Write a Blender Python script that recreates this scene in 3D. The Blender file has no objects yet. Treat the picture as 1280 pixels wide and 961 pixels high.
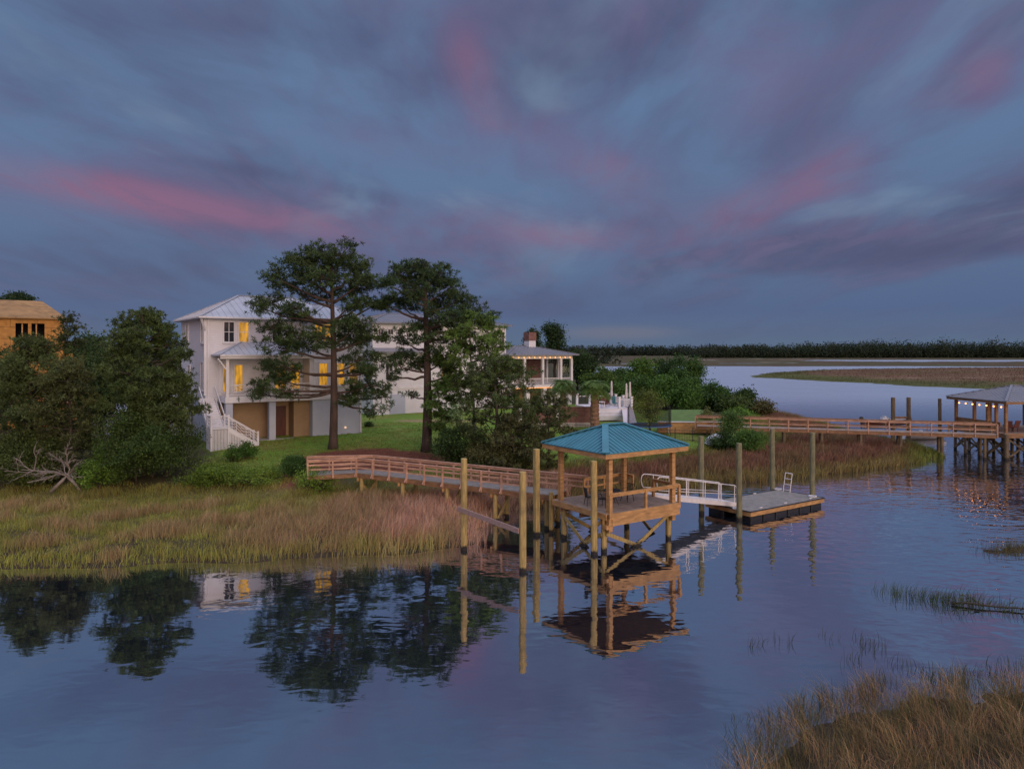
import bpy, math, random
import numpy as np
from mathutils import Vector, Matrix
random.seed(7)
RNG = np.random.default_rng(11)
SC = bpy.context.scene
COL = SC.collection
R = math.radians
HY, F, CAMZ = 440.0, 900.0, 10.0

def W(px, py, z=0.0):
    """point of the photo (px, py) known to stand at height z -> metres"""
    Y = (CAMZ - z) * F / (py - HY)
    return ((px - 640) / F * Y, Y, z)

# ------------------------------------------------------------------ scene objects
def tag(o, label=None, cat=None, group=None, kind=None):
    if label: o['label'] = label
    if cat: o['category'] = cat
    if group: o['group'] = group
    if kind: o['kind'] = kind
    return o

def thing(name, label, cat, loc=(0, 0, 0), rot=0.0, group=None, scale=1.0):
    o = bpy.data.objects.new(name, None)
    o.empty_display_size = .3
    COL.objects.link(o)
    o.location = loc
    o.rotation_euler = (0, 0, rot)
    o.scale = (scale,) * 3
    return tag(o, label, cat, group)

def copy_tree(o, parent=None):
    c = o.copy()
    COL.objects.link(c)
    c.parent = parent
    for ch in list(o.children):
        copy_tree(ch, c)
    return c

class MB:
    """collects shapes, then links them as ONE mesh object"""
    def __init__(s):
        s.v, s.f = [], []
    def poly(s, vs, fs):
        n = len(s.v)
        s.v += [tuple(p) for p in vs]
        s.f += [tuple(i + n for i in f) for f in fs]
        return s
    def box(s, x0, x1, y0, y1, z0, z1):
        vs = [(x, y, z) for z in (z0, z1) for y in (y0, y1) for x in (x0, x1)]
        return s.poly(vs, [(0, 2, 3, 1), (4, 5, 7, 6), (0, 1, 5, 4), (2, 6, 7, 3), (0, 4, 6, 2), (1, 3, 7, 5)])
    def beam(s, a, b, w, h, up=(0, 0, 1)):
        a, b = Vector(a), Vector(b)
        d = (b - a).normalized()
        u = Vector(up)
        if abs(d.dot(u)) > .98: u = Vector((1, 0, 0))
        r = d.cross(u).normalized() * (w / 2)
        t = r.cross(d).normalized() * (h / 2)
        vs = [p + i * r + j * t for p in (a, b) for j in (-1, 1) for i in (-1, 1)]
        return s.poly(vs, [(0, 1, 3, 2), (4, 6, 7, 5), (0, 4, 5, 1), (2, 3, 7, 6), (0, 2, 6, 4), (1, 5, 7, 3)])
    def tube(s, pts, rad, n=8, cap=True):
        pts = [Vector(p) for p in pts]
        if not hasattr(rad, '__len__'): rad = [rad] * len(pts)
        vs, fs = [], []
        prev = None
        for i, p in enumerate(pts):
            d = (pts[min(i + 1, len(pts) - 1)] - pts[max(i - 1, 0)]).normalized()
            if prev is None:
                a = Vector((0, 0, 1)) if abs(d.z) < .9 else Vector((1, 0, 0))
                r = d.cross(a).normalized()
            else:
                r = (prev - d * prev.dot(d)).normalized()
            prev = r
            t = d.cross(r)
            for k in range(n):
                w = 2 * math.pi * k / n
                vs.append(p + (r * math.cos(w) + t * math.sin(w)) * rad[i])
        for i in range(len(pts) - 1):
            for k in range(n):
                a, b = i * n + k, i * n + (k + 1) % n
                fs.append((a, b, b + n, a + n))
        if cap:
            fs.append(tuple(range(n - 1, -1, -1)))
            fs.append(tuple((len(pts) - 1) * n + k for k in range(n)))
        return s.poly(vs, fs)
    def lathe(s, prof, n=16, c=(0, 0, 0)):
        vs, fs = [], []
        for r, z in prof:
            for k in range(n):
                w = 2 * math.pi * k / n
                vs.append((c[0] + r * math.cos(w), c[1] + r * math.sin(w), c[2] + z))
        for i in range(len(prof) - 1):
            for k in range(n):
                a, b = i * n + k, i * n + (k + 1) % n
                fs.append((a, b, b + n, a + n))
        return s.poly(vs, fs)
    def build(s, name, mat, parent=None, smooth=False, loc=None, rot=None, bevel=0):
        me = bpy.data.meshes.new(name)
        me.from_pydata(s.v, [], s.f)
        me.update()
        if smooth:
            me.polygons.foreach_set('use_smooth', [True] * len(me.polygons))
        me.materials.append(mat)
        o = bpy.data.objects.new(name, me)
        COL.objects.link(o)
        o.parent = parent
        if loc: o.location = loc
        if rot: o.rotation_euler = rot
        if bevel:
            m = o.modifiers.new('bevel', 'BEVEL')
            m.width = bevel; m.segments = 1; m.limit_method = 'ANGLE'
        return o

def np_mesh(name, verts, loops, starts, totals, mat, parent=None, cols=None, smooth=False):
    """fast mesh from arrays; cols: (n_verts, 3) the surface's own colour"""
    me = bpy.data.meshes.new(name)
    me.vertices.add(len(verts))
    me.vertices.foreach_set('co', np.ascontiguousarray(verts, dtype=np.float32).ravel())
    me.loops.add(len(loops))
    me.loops.foreach_set('vertex_index', np.ascontiguousarray(loops, dtype=np.int32))
    me.polygons.add(len(starts))
    me.polygons.foreach_set('loop_start', np.ascontiguousarray(starts, dtype=np.int32))
    me.polygons.foreach_set('loop_total', np.ascontiguousarray(totals, dtype=np.int32))
    if smooth:
        me.polygons.foreach_set('use_smooth', np.ones(len(starts), dtype=bool))
    me.update(calc_edges=True)
    if cols is not None:
        a = me.color_attributes.new('Col', 'FLOAT_COLOR', 'POINT')
        c = np.ones((len(verts), 4), dtype=np.float32)
        c[:, :3] = cols
        a.data.foreach_set('color', c.ravel())
    me.materials.append(mat)
    o = bpy.data.objects.new(name, me)
    COL.objects.link(o)
    o.parent = parent
    return o

# ------------------------------------------------------------------ materials
def newmat(name):
    m = bpy.data.materials.new(name)
    m.use_nodes = True
    nt = m.node_tree
    nt.nodes.clear()
    out = nt.nodes.new('ShaderNodeOutputMaterial')
    return m, nt, out

def N(nt, typ, **kw):
    n = nt.nodes.new(typ)
    for k, v in kw.items():
        if k in n.inputs: n.inputs[k].default_value = v
        else: setattr(n, k, v)
    return n

def M(name, col, rough=.7, var=.18, scale=3.0, stretch=(1, 1, 1), bump=.15, metal=0.0, col2=None, fine=1.0, dirt=None, spec=.5, coords='Object'):
    """base colour with two sizes of noise in it, fine bump"""
    m, nt, out = newmat(name)
    b = N(nt, 'ShaderNodeBsdfPrincipled')
    b.inputs['Roughness'].default_value = rough
    b.inputs['Metallic'].default_value = metal
    b.inputs['Specular IOR Level'].default_value = spec
    tc = N(nt, 'ShaderNodeTexCoord')
    mp = N(nt, 'ShaderNodeMapping')
    mp.inputs['Scale'].default_value = stretch
    nt.links.new(tc.outputs[coords], mp.inputs['Vector'])
    n1 = N(nt, 'ShaderNodeTexNoise'); n1.inputs['Scale'].default_value = scale; n1.inputs['Detail'].default_value = 6
    nt.links.new(mp.outputs[0], n1.inputs['Vector'])
    mx = N(nt, 'ShaderNodeMix', data_type='RGBA')
    c2 = col2 or tuple(min(1, c * (1 + var)) for c in col)
    c1 = tuple(c * (1 - var) for c in col)
    mx.inputs['A'].default_value = (*c1, 1); mx.inputs['B'].default_value = (*c2, 1)
    mr = N(nt, 'ShaderNodeMapRange'); mr.inputs['From Min'].default_value = .32; mr.inputs['From Max'].default_value = .68
    nt.links.new(n1.outputs['Fac'], mr.inputs['Value'])
    nt.links.new(mr.outputs[0], mx.inputs['Factor'])
    src = mx.outputs['Result']
    if dirt:
        n3 = N(nt, 'ShaderNodeTexNoise'); n3.inputs['Scale'].default_value = dirt[1]; n3.inputs['Detail'].default_value = 4
        nt.links.new(tc.outputs[coords], n3.inputs['Vector'])
        r3 = N(nt, 'ShaderNodeMapRange'); r3.inputs['From Min'].default_value = .5; r3.inputs['From Max'].default_value = .72
        r3.inputs['To Max'].default_value = dirt[2]
        nt.links.new(n3.outputs['Fac'], r3.inputs['Value'])
        m3 = N(nt, 'ShaderNodeMix', data_type='RGBA'); m3.inputs['B'].default_value = (*dirt[0], 1)
        nt.links.new(r3.outputs[0], m3.inputs['Factor']); nt.links.new(src, m3.inputs['A'])
        src = m3.outputs['Result']
    nt.links.new(src, b.inputs['Base Color'])
    if bump:
        n2 = N(nt, 'ShaderNodeTexNoise'); n2.inputs['Scale'].default_value = scale * 6 * fine; n2.inputs['Detail'].default_value = 3
        nt.links.new(mp.outputs[0], n2.inputs['Vector'])
        bp = N(nt, 'ShaderNodeBump'); bp.inputs['Strength'].default_value = bump; bp.inputs['Distance'].default_value = .03
        nt.links.new(n2.outputs['Fac'], bp.inputs['Height'])
        nt.links.new(bp.outputs[0], b.inputs['Normal'])
    nt.links.new(b.outputs[0], out.inputs['Surface'])
    return m

def M_siding(name, col, period=.2, axis='Z', rough=.6):
    """painted boards: lap siding (axis Z) or board and batten (axis X)"""
    m = M(name, col, rough=rough, var=.05, scale=1.2, bump=0, dirt=((col[0] * .75, col[1] * .72, col[2] * .66), .6, .35))
    nt = m.node_tree
    b = [n for n in nt.nodes if n.type == 'BSDF_PRINCIPLED'][0]
    tc = [n for n in nt.nodes if n.type == 'TEX_COORD'][0]
    w = N(nt, 'ShaderNodeTexWave', wave_type='BANDS', bands_direction=axis, wave_profile='SAW')
    w.inputs['Scale'].default_value = (2 * math.pi / period) / 20.0
    nt.links.new(tc.outputs['Object'], w.inputs['Vector'])
    bp = N(nt, 'ShaderNodeBump'); bp.inputs['Strength'].default_value = .6; bp.inputs['Distance'].default_value = .02
    nt.links.new(w.outputs['Fac'], bp.inputs['Height'])
    nt.links.new(bp.outputs[0], b.inputs['Normal'])
    return m

def M_emit(name, col, strength, var=0.0, scale=2.0, base=(.05, .05, .05)):
    m, nt, out = newmat(name)
    b = N(nt, 'ShaderNodeBsdfPrincipled')
    b.inputs['Base Color'].default_value = (*base, 1)
    b.inputs['Roughness'].default_value = .2
    b.inputs['Emission Color'].default_value = (*col, 1)
    b.inputs['Emission Strength'].default_value = strength
    if var:
        tc = N(nt, 'ShaderNodeTexCoord')
        n1 = N(nt, 'ShaderNodeTexNoise'); n1.inputs['Scale'].default_value = scale; n1.inputs['Detail'].default_value = 3
        mpp = N(nt, 'ShaderNodeMapping'); mpp.inputs['Scale'].default_value = (1.6, 1.6, .35)
        nt.links.new(tc.outputs['Object'], mpp.inputs['Vector']); nt.links.new(mpp.outputs[0], n1.inputs['Vector'])
        mr = N(nt, 'ShaderNodeMapRange'); mr.inputs['From Min'].default_value = .3; mr.inputs['From Max'].default_value = .7
        mr.inputs['To Min'].default_value = strength * (1 - var); mr.inputs['To Max'].default_value = strength * (1 + var)
        nt.links.new(n1.outputs['Fac'], mr.inputs['Value'])
        nt.links.new(mr.outputs[0], b.inputs['Emission Strength'])
    nt.links.new(b.outputs[0], out.inputs['Surface'])
    return m

def M_leaf(name, gain=1.0, trans=.3, rough=.6):
    """foliage: each leaf's own colour comes from the mesh; a little light passes through"""
    m, nt, out = newmat(name)
    at = N(nt, 'ShaderNodeAttribute', attribute_name='Col')
    d = N(nt, 'ShaderNodeBsdfPrincipled'); d.inputs['Roughness'].default_value = rough
    d.inputs['Specular IOR Level'].default_value = .25
    t = N(nt, 'ShaderNodeBsdfTranslucent')
    mx = N(nt, 'ShaderNodeMixShader'); mx.inputs['Fac'].default_value = trans
    nt.links.new(at.outputs['Color'], d.inputs['Base Color'])
    nt.links.new(at.outputs['Color'], t.inputs['Color'])
    nt.links.new(d.outputs[0], mx.inputs[1]); nt.links.new(t.outputs[0], mx.inputs[2])
    nt.links.new(mx.outputs[0], out.inputs['Surface'])
    return m

def M_ground(name, amp=.35, scale=1.5, rough=.95, bump=.5):
    m, nt, out = newmat(name)
    at = N(nt, 'ShaderNodeAttribute', attribute_name='Col')
    tc = N(nt, 'ShaderNodeTexCoord')
    b = N(nt, 'ShaderNodeBsdfPrincipled'); b.inputs['Roughness'].default_value = rough
    b.inputs['Specular IOR Level'].default_value = .15
    n1 = N(nt, 'ShaderNodeTexNoise'); n1.inputs['Scale'].default_value = scale; n1.inputs['Detail'].default_value = 8; n1.inputs['Roughness'].default_value = .65
    nt.links.new(tc.outputs['Object'], n1.inputs['Vector'])
    mr = N(nt, 'ShaderNodeMapRange'); mr.inputs['From Min'].default_value = .3; mr.inputs['From Max'].default_value = .7
    mr.inputs['To Min'].default_value = 1 - amp; mr.inputs['To Max'].default_value = 1 + amp
    nt.links.new(n1.outputs['Fac'], mr.inputs['Value'])
    mu = N(nt, 'ShaderNodeVectorMath', operation='SCALE')
    nt.links.new(at.outputs['Color'], mu.inputs[0]); nt.links.new(mr.outputs[0], mu.inputs['Scale'])
    nt.links.new(mu.outputs[0], b.inputs['Base Color'])
    n2 = N(nt, 'ShaderNodeTexNoise'); n2.inputs['Scale'].default_value = scale * 8; n2.inputs['Detail'].default_value = 3
    nt.links.new(tc.outputs['Object'], n2.inputs['Vector'])
    bp = N(nt, 'ShaderNodeBump'); bp.inputs['Strength'].default_value = bump; bp.inputs['Distance'].default_value = .08
    nt.links.new(n2.outputs['Fac'], bp.inputs['Height']); nt.links.new(bp.outputs[0], b.inputs['Normal'])
    nt.links.new(b.outputs[0], out.inputs['Surface'])
    return m

def M_pile(name, col):
    """round treated pile: vertical grain, dark wet band of algae up to the tide mark (world height)"""
    m = M(name, col, rough=.8, var=.3, scale=4, stretch=(3, 3, .4), bump=.4, dirt=((col[0] * .45, col[1] * .5, col[2] * .65), 1.6, .7))
    nt = m.node_tree
    b = [n for n in nt.nodes if n.type == 'BSDF_PRINCIPLED'][0]
    src = b.inputs['Base Color'].links[0].from_socket
    g = N(nt, 'ShaderNodeNewGeometry'); sp = N(nt, 'ShaderNodeSeparateXYZ')
    nt.links.new(g.outputs['Position'], sp.inputs[0])
    nz = N(nt, 'ShaderNodeTexNoise'); nz.inputs['Scale'].default_value = 5
    nt.links.new(g.outputs['Position'], nz.inputs['Vector'])
    ma = N(nt, 'ShaderNodeMath', operation='MULTIPLY_ADD'); ma.inputs[1].default_value = -.3
    nt.links.new(nz.outputs['Fac'], ma.inputs[0]); nt.links.new(sp.outputs['Z'], ma.inputs[2])
    mr = N(nt, 'ShaderNodeMapRange'); mr.inputs['From Min'].default_value = .0; mr.inputs['From Max'].default_value = .12
    nt.links.new(ma.outputs[0], mr.inputs['Value'])
    mx = N(nt, 'ShaderNodeMix', data_type='RGBA'); mx.inputs['A'].default_value = (.022, .018, .013, 1)
    nt.links.new(mr.outputs[0], mx.inputs['Factor']); nt.links.new(src, mx.inputs['B'])
    nt.links.new(mx.outputs['Result'], b.inputs['Base Color'])
    return m

MAT = dict(
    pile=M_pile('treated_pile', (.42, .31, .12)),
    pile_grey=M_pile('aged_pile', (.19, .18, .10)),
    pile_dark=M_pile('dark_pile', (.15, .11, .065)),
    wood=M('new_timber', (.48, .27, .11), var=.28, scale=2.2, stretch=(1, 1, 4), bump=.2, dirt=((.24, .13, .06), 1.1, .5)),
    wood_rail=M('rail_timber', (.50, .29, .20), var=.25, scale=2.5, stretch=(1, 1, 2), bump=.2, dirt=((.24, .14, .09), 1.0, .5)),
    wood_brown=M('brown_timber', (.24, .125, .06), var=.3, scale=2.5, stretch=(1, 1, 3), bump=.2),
    deck=M('deck_boards', (.36, .27, .22), var=.25, scale=3, stretch=(1, 1, 1), bump=.2, dirt=((.22, .17, .14), 1.2, .6)),
    deck_grey=M('weathered_deck', (.25, .225, .205), var=.22, scale=3, bump=.2, dirt=((.18, .17, .16), .8, .6)),
    plank=M('weathered_plank', (.40, .27, .24), var=.2, scale=3, stretch=(1, 4, 4), bump=.2),
    teal=M('teal_metal', (.045, .195, .265), rough=.45, var=.16, scale=.8, bump=.03, dirt=((.05, .2, .28), .7, .4)),
    greymetal=M('grey_roof_metal', (.20, .205, .24), rough=.42, var=.08, scale=.7, bump=.02, dirt=((.2, .2, .22), .5, .4)),
    tinroof=M('pale_tin_roof', (.38, .40, .46), rough=.42, var=.08, scale=.6, bump=.02, dirt=((.28, .29, .33), .5, .4)),
    alu=M('aluminium_rail', (.72, .68, .68), rough=.4, var=.06, scale=4, bump=0, metal=.1),
    white=M('white_paint', (.66, .65, .69), rough=.5, var=.06, scale=2, bump=.05, dirt=((.5, .46, .44), .8, .4)),
    siding=M_siding('lap_siding', (.64, .63, .68), .2, 'Z'),
    batten=M_siding('board_and_batten', (.64, .63, .68), .4, 'X'),
    bluegrey=M('blue_grey_stucco', (.40, .43, .52), rough=.9, var=.06, scale=1.2, bump=.2, fine=3, dirt=((.31, .33, .40), .6, .5)),
    tan=M('tan_stucco', (.31, .21, .125), rough=.9, var=.08, scale=1.2, bump=.2, fine=3),
    osb=M('osb_sheathing', (.50, .25, .065), rough=.9, var=.2, scale=2.2, bump=.15, dirt=((.36, .17, .05), .7, .6)),
    osbroof=M('osb_roof', (.34, .20, .085), rough=.9, var=.2, scale=1.5, bump=.15),
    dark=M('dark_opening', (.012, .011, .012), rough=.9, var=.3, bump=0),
    black=M('black_metal', (.015, .015, .017), rough=.5, var=.2, bump=0),
    doorred=M('mahogany_door', (.085, .022, .014), rough=.45, var=.3, scale=2, stretch=(3, 3, .5), bump=.1),
    glass=M('dark_window_glass', (.03, .035, .045), rough=.08, var=.2, scale=1, bump=0, spec=.7),
    brick=M('brown_red_panel', (.17, .085, .072), rough=.85, var=.3, scale=2.5, bump=.3),
    concrete=M('concrete', (.40, .37, .35), rough=.9, var=.15, scale=1.5, bump=.2),
    bark=M('pine_bark', (.066, .044, .035), rough=.95, var=.4, scale=2.2, stretch=(1.5, 1.5, .35), bump=.8),
    bark_grey=M('grey_bark', (.055, .044, .034), rough=.95, var=.35, scale=3, stretch=(1.5, 1.5, .4), bump=.6),
    palmbark=M('palm_trunk', (.22, .13, .085), rough=.95, var=.4, scale=4, stretch=(1, 1, 2.5), bump=.9),
    deadwood=M('bleached_wood', (.25, .215, .195), rough=.9, var=.25, scale=4, bump=.3),
    leaf=M_leaf('foliage'),
    needle=M_leaf('needles', trans=.15),
    grassblade=M_leaf('grass_blades', trans=.3, rough=.75),
    ground=M_ground('ground_soil'),
    marsh=M_ground('marsh_surface', amp=.3, scale=.05, bump=.5),
    lit=M_emit('lit_window', (1.0, .46, .03), .33, var=.75, scale=2.4),
    litdim=M_emit('dim_lit_window', (.9, .42, .04), .15, var=.7, scale=1.2),
    bulb=M_emit('warm_bulb', (1.0, .34, .08), 5.5),
    bulb_small=M_emit('small_warm_bulb', (1.0, .40, .11), 1.8),
    strip=M_emit('warm_light_strip', (1.0, .36, .06), 1.6),
    cream=M('cream_canvas', (.62, .56, .58), rough=.9, var=.06, scale=4, bump=.1),
    tealpaint=M('teal_cushion', (.03, .16, .19), rough=.7, var=.1, bump=0),
    redchair=M('red_brown_plastic', (.11, .035, .027), rough=.6, var=.15, bump=0),
    boat=M('boat_gelcoat', (.62, .60, .62), rough=.25, var=.05, bump=0),
    boatred=M('dark_red_hull', (.11, .03, .025), rough=.35, var=.1, bump=0),
    bluepad=M('blue_pad', (.03, .09, .22), rough=.6, var=.1, bump=0),
    net=None,
)
def add_seams(m, w, h, dark=.45):
    nt = m.node_tree
    b = [n for n in nt.nodes if n.type == 'BSDF_PRINCIPLED'][0]
    src = b.inputs['Base Color'].links[0].from_socket
    tc = [n for n in nt.nodes if n.type == 'TEX_COORD'][0]
    sp = N(nt, 'ShaderNodeSeparateXYZ'); nt.links.new(tc.outputs['Object'], sp.inputs[0])
    ad = N(nt, 'ShaderNodeMath', operation='ADD'); nt.links.new(sp.outputs['X'], ad.inputs[0]); nt.links.new(sp.outputs['Y'], ad.inputs[1])
    cb = N(nt, 'ShaderNodeCombineXYZ'); nt.links.new(ad.outputs[0], cb.inputs[0]); nt.links.new(sp.outputs['Z'], cb.inputs[1])
    br = N(nt, 'ShaderNodeTexBrick')
    for k, v in (('Scale', 1.0), ('Mortar Size', .03), ('Brick Width', w), ('Row Height', h)): br.inputs[k].default_value = v
    br.inputs['Color1'].default_value = (1, 1, 1, 1); br.inputs['Color2'].default_value = (.80, .80, .80, 1); br.inputs['Mortar'].default_value = (dark, dark, dark, 1)
    nt.links.new(cb.outputs[0], br.inputs['Vector'])
    mx = N(nt, 'ShaderNodeMix', data_type='RGBA', blend_type='MULTIPLY'); mx.inputs['Factor'].default_value = 1
    nt.links.new(src, mx.inputs['A']); nt.links.new(br.outputs['Color'], mx.inputs['B'])
    nt.links.new(mx.outputs['Result'], b.inputs['Base Color'])
add_seams(MAT['osb'], 2.4, 1.2); add_seams(MAT['osbroof'], 2.4, 1.2, .6)
def M_net():
    m, nt, out = newmat('black_mesh_net')
    d = N(nt, 'ShaderNodeBsdfDiffuse'); d.inputs['Color'].default_value = (.02, .02, .022, 1)
    t = N(nt, 'ShaderNodeBsdfTransparent')
    mx = N(nt, 'ShaderNodeMixShader'); mx.inputs['Fac'].default_value = .62
    nt.links.new(d.outputs[0], mx.inputs[1]); nt.links.new(t.outputs[0], mx.inputs[2])
    nt.links.new(mx.outputs[0], out.inputs['Surface'])
    return m
MAT['net'] = M_net()

# ------------------------------------------------------------------ camera
cam = bpy.data.cameras.new('camera')
camo = bpy.data.objects.new('camera', cam)
COL.objects.link(camo)
camo.location = (0, 0, CAMZ)
camo.rotation_euler = (R(90), 0, 0)
cam.sensor_width = 36
cam.lens = 36 * F / 1280
cam.shift_y = (HY - 480.5) / 1280
cam.clip_end = 20000
cam.clip_start = .5
SC.camera = camo

# ------------------------------------------------------------------ sky
SUN_EL, SUN_AZ = 13.0, 152.0        # low sun behind the camera, to the right (degrees; azimuth from +Y towards +X)
sdir = Vector((math.sin(R(SUN_AZ)) * math.cos(R(SUN_EL)), math.cos(R(SUN_AZ)) * math.cos(R(SUN_EL)), math.sin(R(SUN_EL))))

def make_world():
    w = bpy.data.worlds.new('World')
    SC.world = w
    w.use_nodes = True
    nt = w.node_tree
    nt.nodes.clear()
    L = nt.links.new
    out = N(nt, 'ShaderNodeOutputWorld')
    tc = N(nt, 'ShaderNodeTexCoord')
    gen = tc.outputs['Generated']
    sep = N(nt, 'ShaderNodeSeparateXYZ'); L(gen, sep.inputs[0])
    def math1(op, a, b=None, c=None):
        n = N(nt, 'ShaderNodeMath', operation=op)
        for i, x in enumerate((a, b, c)):
            if x is None: continue
            if isinstance(x, (int, float)): n.inputs[i].default_value = x
            else: L(x, n.inputs[i])
        return n.outputs[0]
    def maprange(v, a, b, c=0., d=1., smooth=True):
        n = N(nt, 'ShaderNodeMapRange', interpolation_type='SMOOTHSTEP' if smooth else 'LINEAR')
        L(v, n.inputs['Value'])
        for k, x in zip(('From Min', 'From Max', 'To Min', 'To Max'), (a, b, c, d)): n.inputs[k].default_value = x
        return n.outputs[0]
    def mix(fac, a, b, blend='MIX'):
        n = N(nt, 'ShaderNodeMix', data_type='RGBA', blend_type=blend)
        for s, x in (('Factor', fac), ('A', a), ('B', b)):
            if isinstance(x, (int, float)): n.inputs[s].default_value = x
            elif isinstance(x, tuple): n.inputs[s].default_value = (*x, 1)
            else: L(x, n.inputs[s])
        return n.outputs['Result']
    def noise(vec, scale, detail=5, rough=.55, dist=0., stretch=(1, 1, 1), rot=(0, 0, 0), loc=(0, 0, 0)):
        mp = N(nt, 'ShaderNodeMapping')
        mp.inputs['Scale'].default_value = stretch; mp.inputs['Rotation'].default_value = rot; mp.inputs['Location'].default_value = loc
        L(vec, mp.inputs['Vector'])
        n = N(nt, 'ShaderNodeTexNoise')
        n.inputs['Scale'].default_value = scale; n.inputs['Detail'].default_value = detail
        n.inputs['Roughness'].default_value = rough; n.inputs['Distortion'].default_value = dist
        L(mp.outputs[0], n.inputs['Vector'])
        return n.outputs['Fac']
    z = sep.outputs['Z']
    # the Nishita sky of a sun near the horizon lies under the cloud colours
    sky = N(nt, 'ShaderNodeTexSky', sky_type='NISHITA')
    sky.sun_disc = False
    sky.sun_elevation = R(SUN_EL); sky.sun_rotation = R(SUN_AZ)
    sky.dust_density = 2.0
    # clear air between the clouds, by height
    ramp = N(nt, 'ShaderNodeValToRGB')
    L(maprange(z, -.02, .6, smooth=False), ramp.inputs['Fac'])
    cr = ramp.color_ramp
    stops = [(0., (.078, .114, .180)), (.045, (.078, .114, .182)), (.12, (.062, .096, .192)), (.30, (.080, .124, .222)), (.5, (.086, .142, .252)), (.75, (.100, .172, .290)), (1., (.110, .185, .315))]
    cr.elements[0].position, cr.elements[0].color = stops[0][0], (*stops[0][1], 1)
    cr.elements[1].position, cr.elements[1].color = stops[-1][0], (*stops[-1][1], 1)
    for p, c in stops[1:-1]:
        e = cr.elements.new(p); e.color = (*c, 1)
    base = ramp.outputs['Color']
    # cloud deck: directions projected on a plane overhead, so streaks gather towards the horizon
    den = math1('ADD', math1('MAXIMUM', z, 0.0), .13)
    cx = math1('DIVIDE', sep.outputs['X'], den); cy = math1('DIVIDE', sep.outputs['Y'], den)
    cb = N(nt, 'ShaderNodeCombineXYZ'); L(cx, cb.inputs[0]); L(cy, cb.inputs[1])
    pl = cb.outputs[0]
    n_big = noise(pl, .62, 4, .5, .6, (1.25, .62, 1), (0, 0, R(-6)), (3.1, 1.7, 0))
    n_mid = noise(pl, 1.35, 6, .55, .5, (1.3, .55, 1), (0, 0, R(-10)), (7.7, .4, 0))
    n_fin = noise(pl, 3.6, 6, .62, .7, (1.2, .5, 1), (0, 0, R(-14)), (1.2, 9.1, 0))
    dens = math1('ADD', math1('MULTIPLY', n_big, .5), math1('ADD', math1('MULTIPLY', n_mid, .38), math1('MULTIPLY', n_fin, .12)))
    cloud = maprange(dens, .44, .60)
    up = maprange(z, .02, .16)
    cloud = math1('MULTIPLY', math1('MULTIPLY', cloud, maprange(z, .55, .40, .35, 1.)), math1('ADD', math1('MULTIPLY', up, .8), .2))
    dark = mix(maprange(n_fin, .3, .7), (.050, .052, .110), (.098, .075, .148))
    c1 = mix(math1('MULTIPLY', cloud, .82), base, dark)
    # lighter blue-grey rifts
    n_l = noise(pl, 1.0, 5, .55, .5, (1.3, .6, 1), (0, 0, R(-8)), (11.3, 4.2, 0))
    rift = math1('MULTIPLY', maprange(n_l, .52, .68), maprange(z, .06, .2))
    c1 = mix(math1('MULTIPLY', rift, .7), c1, (.128, .186, .272))
    # patches of cloud lit pink from below the horizon, each at its own place in the sky
    def spot(px, py, sx, sy, ang, k):
        x, e = (px - 640) / F, (HY - py) / F
        c = Vector((x, 1, e)).normalized()
        q = sy / F * c.y; p = sx / F * c.y
        mp = N(nt, 'ShaderNodeMapping', vector_type='TEXTURE')
        mp.inputs['Location'].default_value = c
        mp.inputs['Rotation'].default_value = (0, R(ang), 0)
        mp.inputs['Scale'].default_value = (p, max(p, q), q)
        L(gen, mp.inputs['Vector'])
        le = N(nt, 'ShaderNodeVectorMath', operation='LENGTH'); L(mp.outputs[0], le.inputs[0])
        return math1('MULTIPLY', maprange(le.outputs['Value'], 1.0, 0.1), k)
    tot = None
    for s in SPOTS:
        v = spot(*s)
        tot = v if tot is None else math1('ADD', tot, v)
    nn = maprange(math1('ADD', math1('MULTIPLY', n_fin, .55), math1('MULTIPLY', n_mid, .45)), .36, .62, .42, 1.)
    pk = math1('MINIMUM', math1('MULTIPLY', tot, nn), 1.)
    pink = mix(maprange(tot, .3, 1.), (.112, .080, .160), (.185, .092, .160))
    c1 = mix(pk, c1, pink)
    # dark cloud banks
    td = None
    for s in DARKS:
        v = spot(*s)
        td = v if td is None else math1('ADD', td, v)
    c1 = mix(math1('MINIMUM', math1('MULTIPLY', td, maprange(n_mid, .34, .62, .25, 1.)), .9), c1, (.056, .062, .128))
    # faint yellow gleam low over the far wood
    c1 = mix(math1('MULTIPLY', spot(770, 416, 120, 14, 0, 1), .35), c1, (.17, .15, .17))
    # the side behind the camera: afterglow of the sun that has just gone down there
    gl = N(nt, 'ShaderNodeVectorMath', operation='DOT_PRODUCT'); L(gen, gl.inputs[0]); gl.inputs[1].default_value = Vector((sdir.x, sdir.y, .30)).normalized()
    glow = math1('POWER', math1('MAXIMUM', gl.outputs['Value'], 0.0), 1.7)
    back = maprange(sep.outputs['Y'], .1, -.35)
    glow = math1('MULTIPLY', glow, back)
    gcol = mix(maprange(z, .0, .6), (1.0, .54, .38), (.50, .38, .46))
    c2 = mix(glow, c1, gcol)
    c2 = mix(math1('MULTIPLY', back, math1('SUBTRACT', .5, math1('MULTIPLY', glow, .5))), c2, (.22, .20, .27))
    nish = N(nt, 'ShaderNodeVectorMath', operation='SCALE'); L(sky.outputs[0], nish.inputs[0]); nish.inputs['Scale'].default_value = .05
    fin = mix(.06, c2, nish.outputs[0])
    # overhead (outside the picture) the sky is brightened to add soft fill light
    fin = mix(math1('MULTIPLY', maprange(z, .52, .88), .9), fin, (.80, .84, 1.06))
    bg = N(nt, 'ShaderNodeBackground'); bg.inputs['Strength'].default_value = 1.0
    L(fin, bg.inputs['Color'])
    L(bg.outputs[0], out.inputs['Surface'])

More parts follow.
